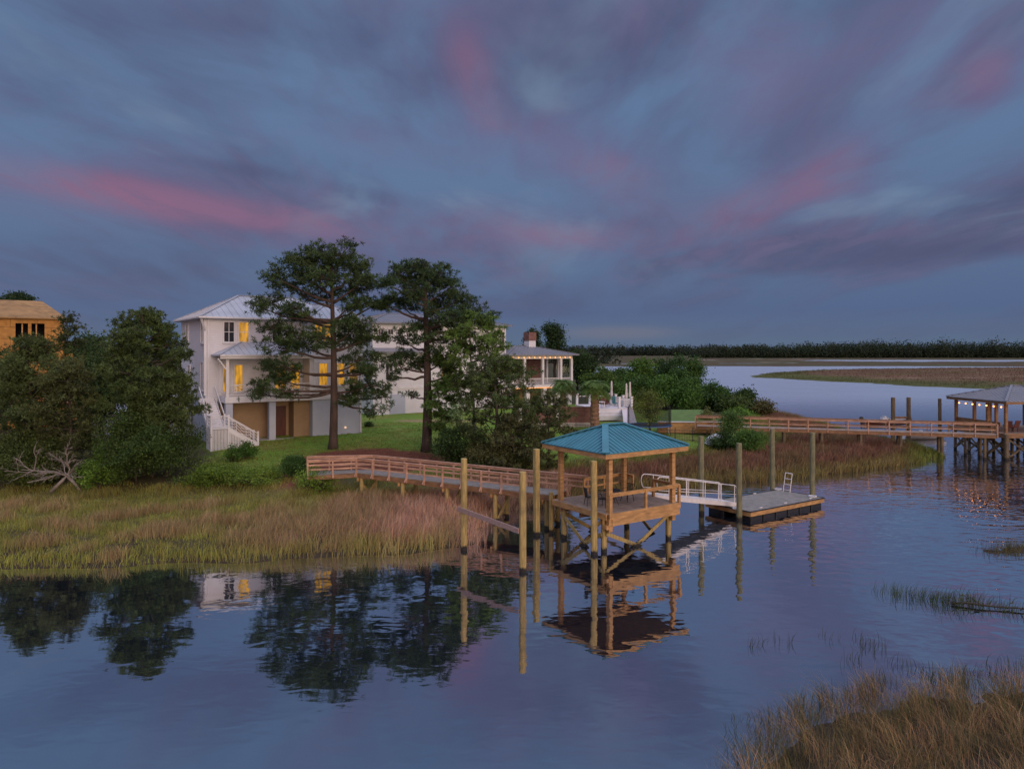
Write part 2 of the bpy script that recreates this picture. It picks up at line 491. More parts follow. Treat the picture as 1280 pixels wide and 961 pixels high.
SPOTS = [  # px, py, half width, half height, tilt, strength
    (30, 225, 350, 64, 9, .62), (260, 258, 310, 54, 9, .58), (440, 284, 240, 46, 8, .42), (480, 180, 170, 40, 8, .42),
    (598, 108, 60, 95, -32, .75), (570, 45, 90, 80, 60, .45), (690, 185, 190, 70, 10, .5), (800, 245, 130, 70, 20, .62), (930, 265, 120, 70, -20, .75),
    (1045, 215, 95, 75, -35, .7), (960, 120, 110, 120, -40, .5), (1150, 60, 200, 110, -30, .35), (1240, 95, 70, 60, -20, .55), (650, 285, 200, 50, 8, .58), (760, 300, 160, 30, 4, .3),
]
DARKS = [(90, 60, 330, 120, 6, .55), (330, 20, 200, 60, 4, .4), (1130, 315, 260, 30, -3, .8), (520, 85, 190, 90, 25, .6), (740, 110, 260, 120, 30, .4), (840, 255, 120, 50, 18, .6), (1000, 160, 160, 80, -30, .35), (300, 212, 130, 14, 4, .6), (470, 245, 100, 14, 8, .6), (160, 330, 330, 60, 4, .5), (700, 380, 400, 30, 0, .35), (220, 40, 300, 60, 8, .3), (1230, 245, 150, 60, -20, .4), (380, 140, 260, 30, 12, .3)]
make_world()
sl = bpy.data.lights.new('sun', 'SUN')
sl.energy = 1.0
sl.angle = R(35)
sl.color = (1.0, .80, .64)
slo = bpy.data.objects.new('sun', sl)
COL.objects.link(slo)
slo.rotation_euler = sdir.to_track_quat('Z', 'Y').to_euler()

SC.view_settings.view_transform = 'Standard'
SC.view_settings.look = 'None'
SC.view_settings.exposure = .45
SC.view_settings.gamma = 1
SC.render.engine = 'CYCLES'
SC.cycles.use_denoising = True
SC.cycles.max_bounces = 8
SC.cycles.transparent_max_bounces = 12
SC.cycles.caustics_reflective = False
SC.cycles.caustics_refractive = False
SC.cycles.sample_clamp_indirect = 4
# ================================================================== terrain
def sdist(poly, x, y):
    """signed distance to a closed polygon, positive inside (arrays)"""
    P = np.array(poly, float)
    d = np.full(x.shape, 1e18)
    ins = np.zeros(x.shape, bool)
    for (ax, ay), (bx, by) in zip(P, np.roll(P, -1, 0)):
        ex, ey = bx - ax, by - ay
        t = np.clip(((x - ax) * ex + (y - ay) * ey) / (ex * ex + ey * ey + 1e-12), 0, 1)
        d = np.minimum(d, (x - ax - t * ex) ** 2 + (y - ay - t * ey) ** 2)
        c = ((ay > y) != (by > y))
        xi = ax + (y - ay) / (by - ay + 1e-12) * ex
        ins ^= c & (x < xi)
    d = np.sqrt(d)
    return np.where(ins, d, -d)

def sst(a, b, v):
    t = np.clip((v - a) / (b - a), 0, 1)
    return t * t * (3 - 2 * t)

_nr = np.random.default_rng(3)
_waves = [(_nr.uniform(0, 2 * math.pi), _nr.uniform(0, 2 * math.pi), _nr.uniform(.7, 1.4)) for _ in range(9)]
def wob(x, y, L, seed=0):
    """smooth pseudo-noise about -1..1, wavelength about L"""
    s = 0
    for i, (a, p, k) in enumerate(_waves):
        a2 = a + seed * 1.7 + i
        s = s + np.sin((x * math.cos(a2) + y * math.sin(a2)) * 2 * math.pi / L * k + p * (1 + seed) + 1.3 * np.sin((x * math.sin(a2 * 2.1) + y * math.cos(a2 * 1.3)) * 2 * math.pi / L / 2.3 + seed))
    return s / 4.0

SHORE = [(-600, 24), (-80, 30), (-40, 31.6), (-23.3, 32.9), (-19, 33.3), (-14, 33.7), (-11, 34.7), (-8, 35.4), (-5, 35.8), (-2.6, 36.5), (-1.6, 37.8), (-2.5, 40), (-1, 43.5),
         (2.5, 47.5), (8, 51.3), (14.5, 54.2), (22.8, 57), (30, 61), (36, 64.3), (40.3, 67.5), (41.8, 71), (41.2, 80), (41, 88), (42.4, 98), (42.4, 114), (44, 150), (45, 200), (38, 260), (30, 330), (45, 420), (60, 520), (-600, 520)]
UPLAND = [(-600, 40), (-70, 46), (-40, 48.5), (-24, 48.6), (-18, 48.8), (-14, 48.2), (-11, 50), (-6, 51.5), (-1, 54.5), (4, 58), (10, 61.5), (15, 64.5), (20, 69), (25, 73), (28, 78), (31, 88), (34, 100), (36.5, 130), (38, 190), (30, 260), (22, 330), (30, 520), (-600, 520)]
LAWN = [(-30, 70), (-24.5, 58), (-20, 51.5), (-15, 49.5), (-9, 52), (-3, 54), (4, 59), (10, 62.5), (15, 65.5), (20, 70), (25, 75), (27, 100), (-40, 140)]

def land(x, y):
    x = np.asarray(x, float); y = np.asarray(y, float)
    w = .5 * wob(x, y, 7.0) * sst(300, 60, y)
    ds = sdist(SHORE, x, y) + w
    du = sdist(UPLAND, x, y) + .6 * w
    z = np.where(ds < 0, np.maximum(ds * .3, -.9), np.minimum(.42, ds * .16))
    up = sst(-1.6, 2.6, du)
    zu = 1.2 + .8 * sst(2, 21, du)
    z = z * (1 - up) + zu * up * (ds > 0) + np.where(ds > 0, 0, z * up)
    z = z + .55 * np.exp(-((x + 14.2) ** 2 / 6 + (y - 48.6) ** 2 / 5))
    z = z + .035 * wob(x, y, 2.3, 2) * (ds > .5)
    return z, ds, du

def gz(x, y):
    z, _, _ = land(np.array([x]), np.array([y]))
    return float(z[0])

def lerp(a, b, t):
    return a[None, :] * (1 - t[:, None]) + b[None, :] * t[:, None]

def grid_mesh(name, xs, ys, zf, colf, mat):
    X, Y = np.meshgrid(xs, ys)
    x, y = X.ravel(), Y.ravel()
    z = zf(x, y)
    nx, ny = len(xs), len(ys)
    i = np.arange(nx - 1)[None, :] + np.arange(ny - 1)[:, None] * nx
    q = np.stack([i, i + 1, i + 1 + nx, i + nx], -1).reshape(-1, 4)
    keep = z[q].max(1) > -.85
    q = q[keep]
    return np_mesh(name, np.stack([x, y, z], 1), q.ravel(), np.arange(len(q)) * 4, np.full(len(q), 4), mat, None, colf(x, y), smooth=True)

C = lambda *a: np.array(a, float)
def ground_col(x, y):
    z, ds, du = land(x, y)
    mud = C(.06, .045, .03); back = C(.14, .12, .045); lawn = C(.14, .235, .034); mulch = C(.17, .062, .04); litter = C(.06, .055, .028)
    c = lerp(mud, back, sst(3, 9, ds + 2 * wob(x, y, 6, 1)))
    lt = sst(-.5, 1.5, du)
    c = c * (1 - lt[:, None]) + litter * lt[:, None]
    dl = sdist(LAWN, x, y) + .5 * wob(x, y, 4, 4)
    t = sst(-.6, 1.2, dl)
    lc = lerp(lawn, C(.19, .205, .045), sst(-.5, .9, wob(x, y, 9, 5) + .5 * wob(x, y, 3.1, 9)))
    c = c * (1 - t[:, None]) + lc * t[:, None]
    m = np.exp(-(((x + 11) / 6.4) ** 2 + ((y - 57.4) / 5.2) ** 2) ** 2)
    m = np.maximum(m, np.exp(-(((x + 14.5) / 2.4) ** 2 + ((y - 50.5) / 3.2) ** 2) ** 2))
    m = sst(.25, .6, m + .12 * wob(x, y, 1.6, 6))
    c = c * (1 - m[:, None]) + mulch * m[:, None]
    # bare sandy strip beside the houses
    s = np.exp(-(((x + 9) / 5) ** 2 + ((y - 84) / 2.2) ** 2) ** 2)
    s = sst(.3, .7, s + .15 * wob(x, y, 3, 8))
    c = c * (1 - s[:, None]) + C(.30, .22, .11) * s[:, None]
    return c

def axis(*segs):
    o = []
    for a, b, s in segs:
        o += list(np.arange(a, b, s))
    return np.array(o + [segs[-1][1]])

g = grid_mesh('ground', axis((-600, -120, 20), (-120, -48, 3), (-48, 46, .7), (46, 62, 2)), axis((22, 30, 2), (30, 84, .7), (84, 130, 2), (130, 524, 9)), lambda x, y: land(x, y)[0], ground_col, MAT['ground'])
tag(g, kind='structure')

# far salt marsh with its creeks
def far_h(x, y):
    w = 14 * wob(x, y, 160, 3) + 7 * wob(x, y, 55, 4)
    front = y - (508 - .02 * np.clip(x, 0, 2000)) + .7 * w
    z = np.clip(front * .03, -.9, .45)
    creek = np.abs(y - (800 + .03 * x) - 1.2 * w) - 95 * sst(290, 420, x)
    z = np.minimum(z, np.clip(creek * .03, -.9, .6))
    creek2 = np.abs(y - 610 - .10 * (x - 100) - 1.5 * w) - 16 * sst(60, 110, x) * sst(330, 260, x)
    z = np.minimum(z, np.clip(creek2 * .05, -.9, .6))
    return z + (z > .2) * .35 * np.abs(wob(x, y, 23, 2))
def far_c(x, y):
    t = sst(-.6, .8, wob(x, y, 120, 5) + .4 * wob(x, y, 30, 6))
    c = lerp(C(.095, .066, .040), C(.075, .072, .032), t)
    s = sst(.95, 1.25, wob(x * .35, y, 60, 7) + .0 * x) * sst(560, 640, y) * sst(1200, 900, y)
    return c * (1 - s[:, None]) + C(.42, .34, .27) * s[:, None]
g = grid_mesh('far_marsh', axis((-900, -200, 100), (-200, 1000, 11), (1000, 3000, 80)), axis((480, 900, 8), (900, 1200, 20), (1200, 9000, 600)), far_h, far_c, MAT['marsh'])
tag(g, kind='structure')

# low island of marsh in the river
ISLE = [(95, 281), (104, 262), (112, 238), (118, 212), (127, 196), (145, 182), (180, 170), (330, 165), (420, 230), (430, 360), (330, 440), (240, 425), (175, 392), (140, 370), (118, 335), (100, 300)]
def isle_h(x, y):
    d = sdist(ISLE, x, y) + 3 * wob(x, y, 30, 1) + 1.2 * wob(x, y, 9, 2)
    pool = np.minimum(((x - 190) / 26) ** 2 + ((y - 262) / 3.5) ** 2, ((x - 152) / 20) ** 2 + ((y - 246) / 2.4) ** 2)
    z = np.clip(d * .05, -.9, .35)
    z = z + .8 * sst(8, 26, d) + .25 * np.abs(wob(x, y, 5, 3)) * sst(3, 9, d)
    return np.where(pool < 1, np.minimum(z, .06), z)
def isle_c(x, y):
    d = sdist(ISLE, x, y) + 3 * wob(x, y, 30, 1)
    c = lerp(C(.085, .09, .028), C(.16, .095, .06), sst(6, 30, d + 7 * wob(x, y, 40, 5)))
    g2 = sst(.2, .9, wob(x, y, 50, 8))
    c = c * (1 - .6 * g2[:, None]) + C(.12, .115, .04) * .6 * g2[:, None]
    pool = np.minimum(((x - 190) / 26) ** 2 + ((y - 262) / 3.5) ** 2, ((x - 152) / 20) ** 2 + ((y - 246) / 2.4) ** 2)
    p = (pool < 1.0)[:, None]
    return np.where(p, C(.42, .38, .36), c)
g = grid_mesh('marsh_island', axis((84, 180, 1.6), (180, 450, 4)), axis((160, 300, 1.8), (300, 450, 4)), isle_h, isle_c, MAT['marsh'])
tag(g, kind='structure')

# mud under the reeds at the near corner
NEARB = [(3.7, 15.0), (4.7, 17.8), (6.1, 19.5), (8.0, 20.9), (10.2, 21.7), (12.4, 22.2), (15.5, 22.8), (24, 24), (34, 20), (30, 8), (6, 10)]
def near_h(x, y):
    d = sdist(NEARB, x, y) + .25 * wob(x, y, 2.2, 3)
    return np.clip(d * .05 - .07, -.5, .07) + .02 * wob(x, y, .8, 4)
g = grid_mesh('mud_bank', axis((2, 34, .35)), axis((8, 27, .35)), near_h, lambda x, y: np.tile(C(.045, .034, .024), (len(x), 1)) * (1 + .2 * wob(x, y, 1.2, 5))[:, None], MAT['ground'])
tag(g, kind='structure')
g = grid_mesh('mud_bar', axis((22, 32, .3)), axis((32.5, 40, .3)), lambda x, y: np.clip(.16 - .18 * np.hypot((x - 26.8) / 3.0, (y - 36.2) / .9) + .05 * wob(x, y, 1.5, 3), -.5, .2), lambda x, y: np.tile(C(.05, .038, .027), (len(x), 1)), MAT['ground'])
tag(g, kind='structure')

# ------------------------------------------------------------------ water
def M_water():
    m, nt, out = newmat('river_water')
    L = nt.links.new
    tc = N(nt, 'ShaderNodeTexCoord')
    def noi(scale, stretch, rot, detail=2, dist=0., loc=(0, 0, 0)):
        mp = N(nt, 'ShaderNodeMapping'); mp.inputs['Scale'].default_value = stretch; mp.inputs['Rotation'].default_value = (0, 0, R(rot)); mp.inputs['Location'].default_value = loc
        L(tc.outputs['Object'], mp.inputs['Vector'])
        n = N(nt, 'ShaderNodeTexNoise'); n.inputs['Scale'].default_value = scale; n.inputs['Detail'].default_value = detail; n.inputs['Distortion'].default_value = dist
        L(mp.outputs[0], n.inputs['Vector'])
        return n.outputs['Fac']
    def m1(op, a, b):
        n = N(nt, 'ShaderNodeMath', operation=op)
        for i, x in enumerate((a, b)):
            if isinstance(x, (int, float)): n.inputs[i].default_value = x
            else: L(x, n.inputs[i])
        return n.outputs[0]
    a = noi(1.7, (.62, 1.15, 1), 14, 1.5, .5)
    b = noi(.75, (.8, 1.1, 1), -8, 1.5, .4, (3, 8, 0))
    c = noi(4.0, (.5, 1.2, 1), 22, 1, .2)
    # wind ruffles the open water to the right more than the sheltered pool by the bank
    sp = N(nt, 'ShaderNodeSeparateXYZ'); L(tc.outputs['Object'], sp.inputs[0])
    k = N(nt, 'ShaderNodeMapRange', interpolation_type='SMOOTHSTEP'); L(m1('ADD', sp.outputs['X'], m1('MULTIPLY', sp.outputs['Y'], .25)), k.inputs['Value'])
    k.inputs['From Min'].default_value = 4; k.inputs['From Max'].default_value = 34; k.inputs['To Min'].default_value = .21; k.inputs['To Max'].default_value = 1.15
    g = noi(.06, (1, 1.6, 1), 20, 3)
    gm = N(nt, 'ShaderNodeMapRange'); L(g, gm.inputs['Value']); gm.inputs['From Min'].default_value = .35; gm.inputs['From Max'].default_value = .65; gm.inputs['To Min'].default_value = .55; gm.inputs['To Max'].default_value = 1.3
    far = N(nt, 'ShaderNodeMapRange', interpolation_type='SMOOTHSTEP'); L(sp.outputs['Y'], far.inputs['Value'])
    far.inputs['From Min'].default_value = 55; far.inputs['From Max'].default_value = 190; far.inputs['To Min'].default_value = 1.0; far.inputs['To Max'].default_value = 4.5
    amp = m1('MULTIPLY', m1('MULTIPLY', k.outputs[0], gm.outputs[0]), far.outputs[0])
    h = m1('ADD', m1('MULTIPLY', a, .75), m1('ADD', m1('MULTIPLY', b, 1.1), m1('MULTIPLY', c, .05)))
    bp = N(nt, 'ShaderNodeBump'); bp.inputs['Strength'].default_value = 1.0; bp.inputs['Distance'].default_value = .030
    L(m1('MULTIPLY', h, amp), bp.inputs['Height'])
    body = N(nt, 'ShaderNodeBsdfDiffuse'); body.inputs['Color'].default_value = (.012, .017, .026, 1)
    gl = N(nt, 'ShaderNodeBsdfGlossy'); gl.inputs['Roughness'].default_value = .03; gl.inputs['Color'].default_value = (.90, .93, 1, 1)
    fr = N(nt, 'ShaderNodeFresnel'); fr.inputs['IOR'].default_value = 1.5
    rg_ = N(nt, 'ShaderNodeMapRange', interpolation_type='SMOOTHSTEP'); L(sp.outputs['Y'], rg_.inputs['Value'])
    rg_.inputs['From Min'].default_value = 50; rg_.inputs['From Max'].default_value = 170; rg_.inputs['To Min'].default_value = .03; rg_.inputs['To Max'].default_value = .32
    L(rg_.outputs[0], gl.inputs['Roughness'])
    L(bp.outputs[0], gl.inputs['Normal']); L(bp.outputs[0], fr.inputs['Normal'])
    fm = N(nt, 'ShaderNodeMapRange'); L(fr.outputs[0], fm.inputs['Value']); fm.inputs['From Min'].default_value = .03; fm.inputs['From Max'].default_value = .55
    fm.inputs['To Min'].default_value = .53; fm.inputs['To Max'].default_value = .96
    mx = N(nt, 'ShaderNodeMixShader'); L(fm.outputs[0], mx.inputs['Fac']); L(body.outputs[0], mx.inputs[1]); L(gl.outputs[0], mx.inputs[2])
    L(mx.outputs[0], out.inputs['Surface'])
    return m
wm = MB().poly([(-4000, -60, 0), (4000, -60, 0), (4000, 9000, 0), (-4000, 9000, 0)], [(0, 1, 2, 3)])
tag(wm.build('water', M_water()), kind='structure')

# ------------------------------------------------------------------ grasses (uncountable: one object per stand)
def blades(name, xy, z, h, w, lean, cols, rng, wind=(.12, -.05)):
    n = len(xy)
    gx = .32 * wob(xy[:, 0], xy[:, 1], 1.9, 11); gy = .32 * wob(xy[:, 0], xy[:, 1], 2.3, 12)
    a = rng.uniform(0, 2 * math.pi, n)
    side = np.stack([np.cos(a), np.sin(a), np.zeros(n)], 1) * (w / 2)[:, None]
    la = rng.uniform(0, 2 * math.pi, n)
    off = np.stack([np.cos(la) * lean * h + (wind[0] + gx) * h, np.sin(la) * lean * h + (wind[1] + gy) * h, np.zeros(n)], 1)
    base = np.stack([xy[:, 0], xy[:, 1], z], 1)
    mid = base + off * .32; mid[:, 2] += h * .55
    tip = base + off; tip[:, 2] += h * np.clip(1 - lean * .35, .4, 1)
    v = np.stack([base - side, base + side, mid - side * .8, mid + side * .8, tip], 1).reshape(-1, 3)
    i = np.arange(n)[:, None] * 5
    lo = np.concatenate([i + 0, i + 1, i + 3, i + 2, i + 2, i + 3, i + 4], 1).ravel()
    st = (np.arange(n)[:, None] * 7 + np.array([0, 4])[None, :]).ravel()
    to = np.tile([4, 3], n)
    return np_mesh(name, v, lo, st, to, MAT['grassblade'], None, np.repeat(cols, 5, 0))

def scatter(n, x0, x1, y0, y1, rng, pw=1.0):
    """random ground points seen by a wide view, denser near"""
    x = rng.uniform(x0, x1, n); y = y0 + (y1 - y0) * rng.uniform(0, 1, n) ** pw
    return x, y

def colour_jitter(c, rng, a=.22):
    n = len(c)
    return np.clip(c * (1 + a * rng.standard_normal(n))[:, None] * (1 + .07 * rng.standard_normal((n, 3))), .004, .9)

rng = np.random.default_rng(21)
# left bank
x, y = scatter(270000, -50, 4, 32, 56, rng)
z, ds, du = land(x, y)
k = (ds > -.25) & (du < .9) & (np.abs(x / y) < 1.0)
x, y, z, ds, du = x[k], y[k], z[k], ds[k], du[k]
patch = wob(x, y, 6.5, 1); p2 = wob(x, y, 3.0, 6)
edge = sst(1.9, .5, ds + .7 * p2) * sst(-2, -5, x) * np.clip(.75 + .5 * patch, .2, 1)          # yellow-green cordgrass on the water's edge
brown = sst(.5, -.5, du + 4.0 + 3.2 * patch)
tan_ = sst(-9, -5.5, x) * sst(9, 4, ds)
rightz = sst(-17, -10.5, x + 2.5 * patch)
brown = np.clip(np.maximum(rightz * sst(-1.5, -3.0, du + p2), sst(.05, .55, p2 * .7 + patch * .5) * .85), 0, 1)
c = lerp(C(.33, .33, .085), C(.42, .29, .165), brown)
c = c * (1 - tan_[:, None]) + C(.60, .37, .26) * tan_[:, None]
olive = np.clip(sst(-4, -1.0, du + 1.8 * p2) + (1 - rightz) * (1 - brown) * sst(.0, -.5, p2) * .8, 0, 1)
c = c * (1 - .75 * olive[:, None]) + C(.27, .28, .065) * .75 * olive[:, None]
c = c * (1 - edge[:, None]) + C(.36, .37, .075) * edge[:, None]
h = .36 + .38 * brown + .22 * tan_ - .18 * olive + .14 * edge
h = h * (1 + .28 * p2 * .6) * rng.uniform(.45, 1.25, len(x))
keep = rng.uniform(0, 1, len(x)) < np.clip(.75 + .5 * p2, .25, 1)
keep &= ~((ds < .6) & (rng.uniform(0, 1, len(x)) < .45 + .4 * p2))
x, y, z, h, c = x[keep], y[keep], z[keep], h[keep], c[keep]
o = blades('marsh_grass', np.stack([x, y], 1), np.maximum(z, -.05), h, rng.uniform(.014, .030, len(x)), rng.uniform(.05, .5, len(x)), colour_jitter(c, rng), rng)
tag(o, 'brown and yellow-green marsh grass on the left bank in front of the trees', 'grass', kind='stuff')

# marsh behind the pavilion, to the right
x, y = scatter(210000, -3, 44, 44, 112, rng, 1.3)
z, ds, du = land(x, y)
k = (ds > -.2) & (du < .6) & ~((x < 4) & (y < 46))
x, y, z, ds, du = x[k], y[k], z[k], ds[k], du[k]
patch = wob(x, y, 8, 3); p2 = wob(x, y, 3.2, 7)
c = lerp(C(.25, .13, .085), C(.22, .145, .075), sst(-.6, .8, patch))
edge = sst(2.2, .8, ds + .7 * p2)
c = c * (1 - .7 * edge[:, None]) + C(.27, .23, .075) * .7 * edge[:, None]
up = sst(-2.8, -.3, du + p2)
c = c * (1 - .8 * up[:, None]) + C(.22, .25, .06) * .8 * up[:, None]
green_tip = sst(34, 38, x) * sst(3.5, 1, ds)
c = c * (1 - .7 * green_tip[:, None]) + C(.15, .22, .035) * .7 * green_tip[:, None]
h = (.95 - .4 * up - .25 * edge) * (1 + .2 * p2) * rng.uniform(.6, 1.15, len(x))
o = blades('marsh_grass', np.stack([x, y], 1), np.maximum(z, -.05), h, rng.uniform(.03, .06, len(x)), rng.uniform(.05, .45, len(x)), colour_jitter(c, rng), rng)
tag(o, 'reddish brown marsh grass on the point between the two piers', 'grass', kind='stuff')

# island and far flats: coarse tufts
x, y = rng.uniform(90, 330, 60000), 165 + 270 * rng.uniform(0, 1, 60000) ** 1.3
z = isle_h(x, y); k = z > .1
x, y, z = x[k], y[k], z[k]
c = isle_c(x, y)
k = c[:, 2] < .2
x, y, z, c = x[k], y[k], z[k], c[k]
h = rng.uniform(.35, .95, len(x)) * (.8 + .3 * wob(x, y, 14, 2))
o = blades('marsh_grass', np.stack([x, y], 1), z - .1, h, rng.uniform(.08, .2, len(x)), rng.uniform(.1, .5, len(x)), colour_jitter(c, rng, .2), rng)
tag(o, 'brown and green marsh grass covering the low island in the river', 'grass', kind='stuff')

# near corner, close to the camera
n = 105000
x, y = rng.uniform(3.5, 26, n), rng.uniform(12, 24.4, n)
d = sdist(NEARB, x, y) + .35 * wob(x, y, 1.9, 3)
clump = wob(x, y, 1.3, 8)
k = (d > -.15) & (rng.uniform(0, 1, n) < np.clip(.55 + .6 * clump, .08, 1) * sst(-.2, 1.3, d + .3 * clump)) & (np.abs(x / y) < 1.2)
x, y, d, clump = x[k], y[k], d[k], clump[k]
t = sst(.0, 1.7, d + .35 * clump)
c = lerp(C(.09, .11, .04), C(.52, .31, .155), t * np.clip(.75 + .6 * wob(x, y, 2.6, 13), .15, 1))
c = np.where((rng.uniform(0, 1, len(x)) < .33)[:, None], C(.13, .125, .05), c)
h = (.30 + .52 * t) * rng.uniform(.4, 1.3, len(x)) * (1 + .25 * clump)
o = blades('foreground_grass', np.stack([x, y], 1), np.maximum(near_h(x, y), 0) - .03, h, rng.uniform(.005, .013, len(x)), rng.uniform(.15, .85, len(x)), colour_jitter(c, rng, .3), rng, wind=(-.25, .1))
tag(o, 'dry tan grass tussocks on the mud at the bottom right corner', 'grass', kind='stuff')

# green sprigs standing in shallow water
def sprigs(cl, label, hh, col, per=26, spread=.35):
    per = int(per * 1.9); hh *= 1.2; col = col * 1.5
    xs, ys, hs = [], [], []
    for px, py, k in cl:
        X, Y, _ = W(px, py)
        n = int(per * k)
        xs.append(X + rng.normal(0, spread, n)); ys.append(Y + rng.normal(0, spread * .7, n)); hs.append(hh * rng.uniform(.35, 1.15, n) * (.7 + .3 * k))
    x, y, h = np.concatenate(xs), np.concatenate(ys), np.concatenate(hs)
    c = np.tile(col, (len(x), 1))
    o = blades('water_grass', np.stack([x, y], 1), np.full(len(x), -.04), h, rng.uniform(.008, .018, len(x)), rng.uniform(.05, .4, len(x)), colour_jitter(c, rng, .3), rng)
    tag(o, label, 'grass', kind='stuff')
sprigs([(1106, 738, .6), (1114, 742, .6), (1128, 743, .8), (1138, 746, 1.3), (1150, 748, .8), (1162, 748, .9), (1172, 750, 1.2), (1182, 752, 1), (1192, 748, .9), (1200, 756, 1.4), (1210, 755, .9), (1222, 752, 1.1), (1232, 758, .8), (1244, 757, .5), (1258, 760, .6), (1270, 765, .8), (1190, 762, .5), (1214, 764, .4)],
       'row of green marsh sprigs standing in the water at the right', .52, C(.055, .075, .022))
sprigs([(945, 808, .5), (962, 800, .4), (986, 804, .3), (1066, 826, .6), (1086, 806, .7), (1092, 812, .5), (1076, 800, .3), (1124, 832, .5), (1134, 836, .4), (1046, 800, .2), (1030, 796, .15), (1155, 838, .5), (1160, 850, .6), (1178, 842, .4), (1195, 846, .5), (1212, 840, .4), (1100, 846, .4), (1082, 862, .4), (1060, 868, .5), (1030, 880, .5), (1012, 884, .4), (1000, 905, .4), (975, 900, .3), (1230, 848, .6), (1250, 842, .6), (1268, 838, .7), (1240, 830, .3)],
       'sparse green sprigs in shallow water in front of the near grass', .50, C(.055, .062, .025), 16, .22)
sprigs([(1244, 690, 1), (1256, 688, 1), (1266, 686, 1.3), (1276, 684, 1.3), (1270, 692, .8)], 'small clump of grass on a mud bar at the right edge', .4, C(.09, .08, .03), 60, .5)

# short turf of the lawn, thicker and thinner in patches
x, y = scatter(110000, -26, 26, 49.5, 82, rng, 1.3)
z, ds, du = land(x, y)
dl = sdist(LAWN, x, y)
m_ = np.maximum(np.exp(-(((x + 11) / 6.4) ** 2 + ((y - 57.4) / 5.2) ** 2) ** 2), np.exp(-(((x + 14.5) / 2.4) ** 2 + ((y - 50.5) / 3.2) ** 2) ** 2))
k = (dl > -.3) & (m_ + .12 * wob(x, y, 1.6, 6) < .45) & ~((x > 14) & (y > 72))
k &= rng.uniform(0, 1, len(x)) < np.clip(.6 + .5 * wob(x, y, 4.5, 14), .1, 1)
x, y, z = x[k], y[k], z[k]
c = lerp(C(.15, .26, .036), C(.26, .28, .06), sst(-.3, .9, wob(x, y, 5.5, 15)))
o = blades('lawn_grass', np.stack([x, y], 1), z - .02, rng.uniform(.05, .16, len(x)), rng.uniform(.03, .06, len(x)), rng.uniform(.1, .8, len(x)), colour_jitter(c, rng, .25), rng)
tag(o, 'mown green lawn between the houses and the marsh', 'grass', kind='stuff')
# fallen pine straw and leaves on the bed and the lawn round the pines
n = 16000
x, y = rng.normal(-11, 6.5, n), rng.normal(58, 4.2, n)
z, ds, du = land(x, y); k = (du > 1)
x, y, z = x[k], y[k], z[k]
o = blades('pine_straw', np.stack([x, y], 1), z + .005, rng.uniform(.03, .09, len(x)), rng.uniform(.02, .05, len(x)), rng.uniform(.8, 2.5, len(x)), colour_jitter(np.tile(C(.22, .10, .06), (len(x), 1)), rng, .35), rng)
tag(o, 'reddish pine straw scattered under the tall pines', 'leaf litter', kind='stuff')
# ================================================================== trees and shrubs
def unit(n, rng):
    v = rng.standard_normal((n, 3))
    return v / np.linalg.norm(v, axis=1, keepdims=True)

def leaf_quads(name, cen, size, cols, parent, rng, aspect=.55, mat=None):
    n = len(cen)
    a = unit(n, rng); b = unit(n, rng)
    b = np.cross(a, b); b /= np.linalg.norm(b, axis=1, keepdims=True) + 1e-9
    a = a * size[:, None] * .5; b = b * (size * aspect)[:, None] * .5
    v = np.stack([cen - a, cen - b, cen + a, cen + b], 1).reshape(-1, 3)
    return np_mesh(name, v, np.arange(4 * n), np.arange(n) * 4, np.full(n, 4), mat or MAT['leaf'], parent, np.repeat(cols, 4, 0))

def needle_tufts(name, cen, length, cols, parent, rng, k=12, width=.05, up=.35):
    n = len(cen)
    d = unit(n * k, rng); d[:, 2] += up
    d /= np.linalg.norm(d, axis=1, keepdims=True)
    c = np.repeat(cen, k, 0)
    L = np.repeat(length, k) * rng.uniform(.7, 1.15, n * k)
    s = np.cross(d, unit(n * k, rng)); s /= np.linalg.norm(s, axis=1, keepdims=True) + 1e-9
    tip = c + d * L[:, None]
    s = s * width * .5
    mid = c + d * (L * .45)[:, None]
    v = np.stack([c, mid - s, tip, mid + s], 1).reshape(-1, 3)
    m = n * k
    return np_mesh(name, v, np.arange(4 * m), np.arange(m) * 4, np.full(m, 4), MAT['needle'], parent, np.repeat(np.repeat(cols, k, 0), 4, 0))

def bent(a, b, sag, n=5, rng=None, j=.0):
    a, b = np.array(a, float), np.array(b, float)
    pts = []
    for i in range(n + 1):
        t = i / n
        p = a * (1 - t) + b * t
        p[2] += sag * 4 * t * (1 - t)
        if rng is not None and 0 < i < n: p = p + rng.normal(0, j, 3)
        pts.append(tuple(p))
    return pts

def taper(r0, r1, n):
    return [r0 + (r1 - r0) * i / (n - 1) for i in range(n)]

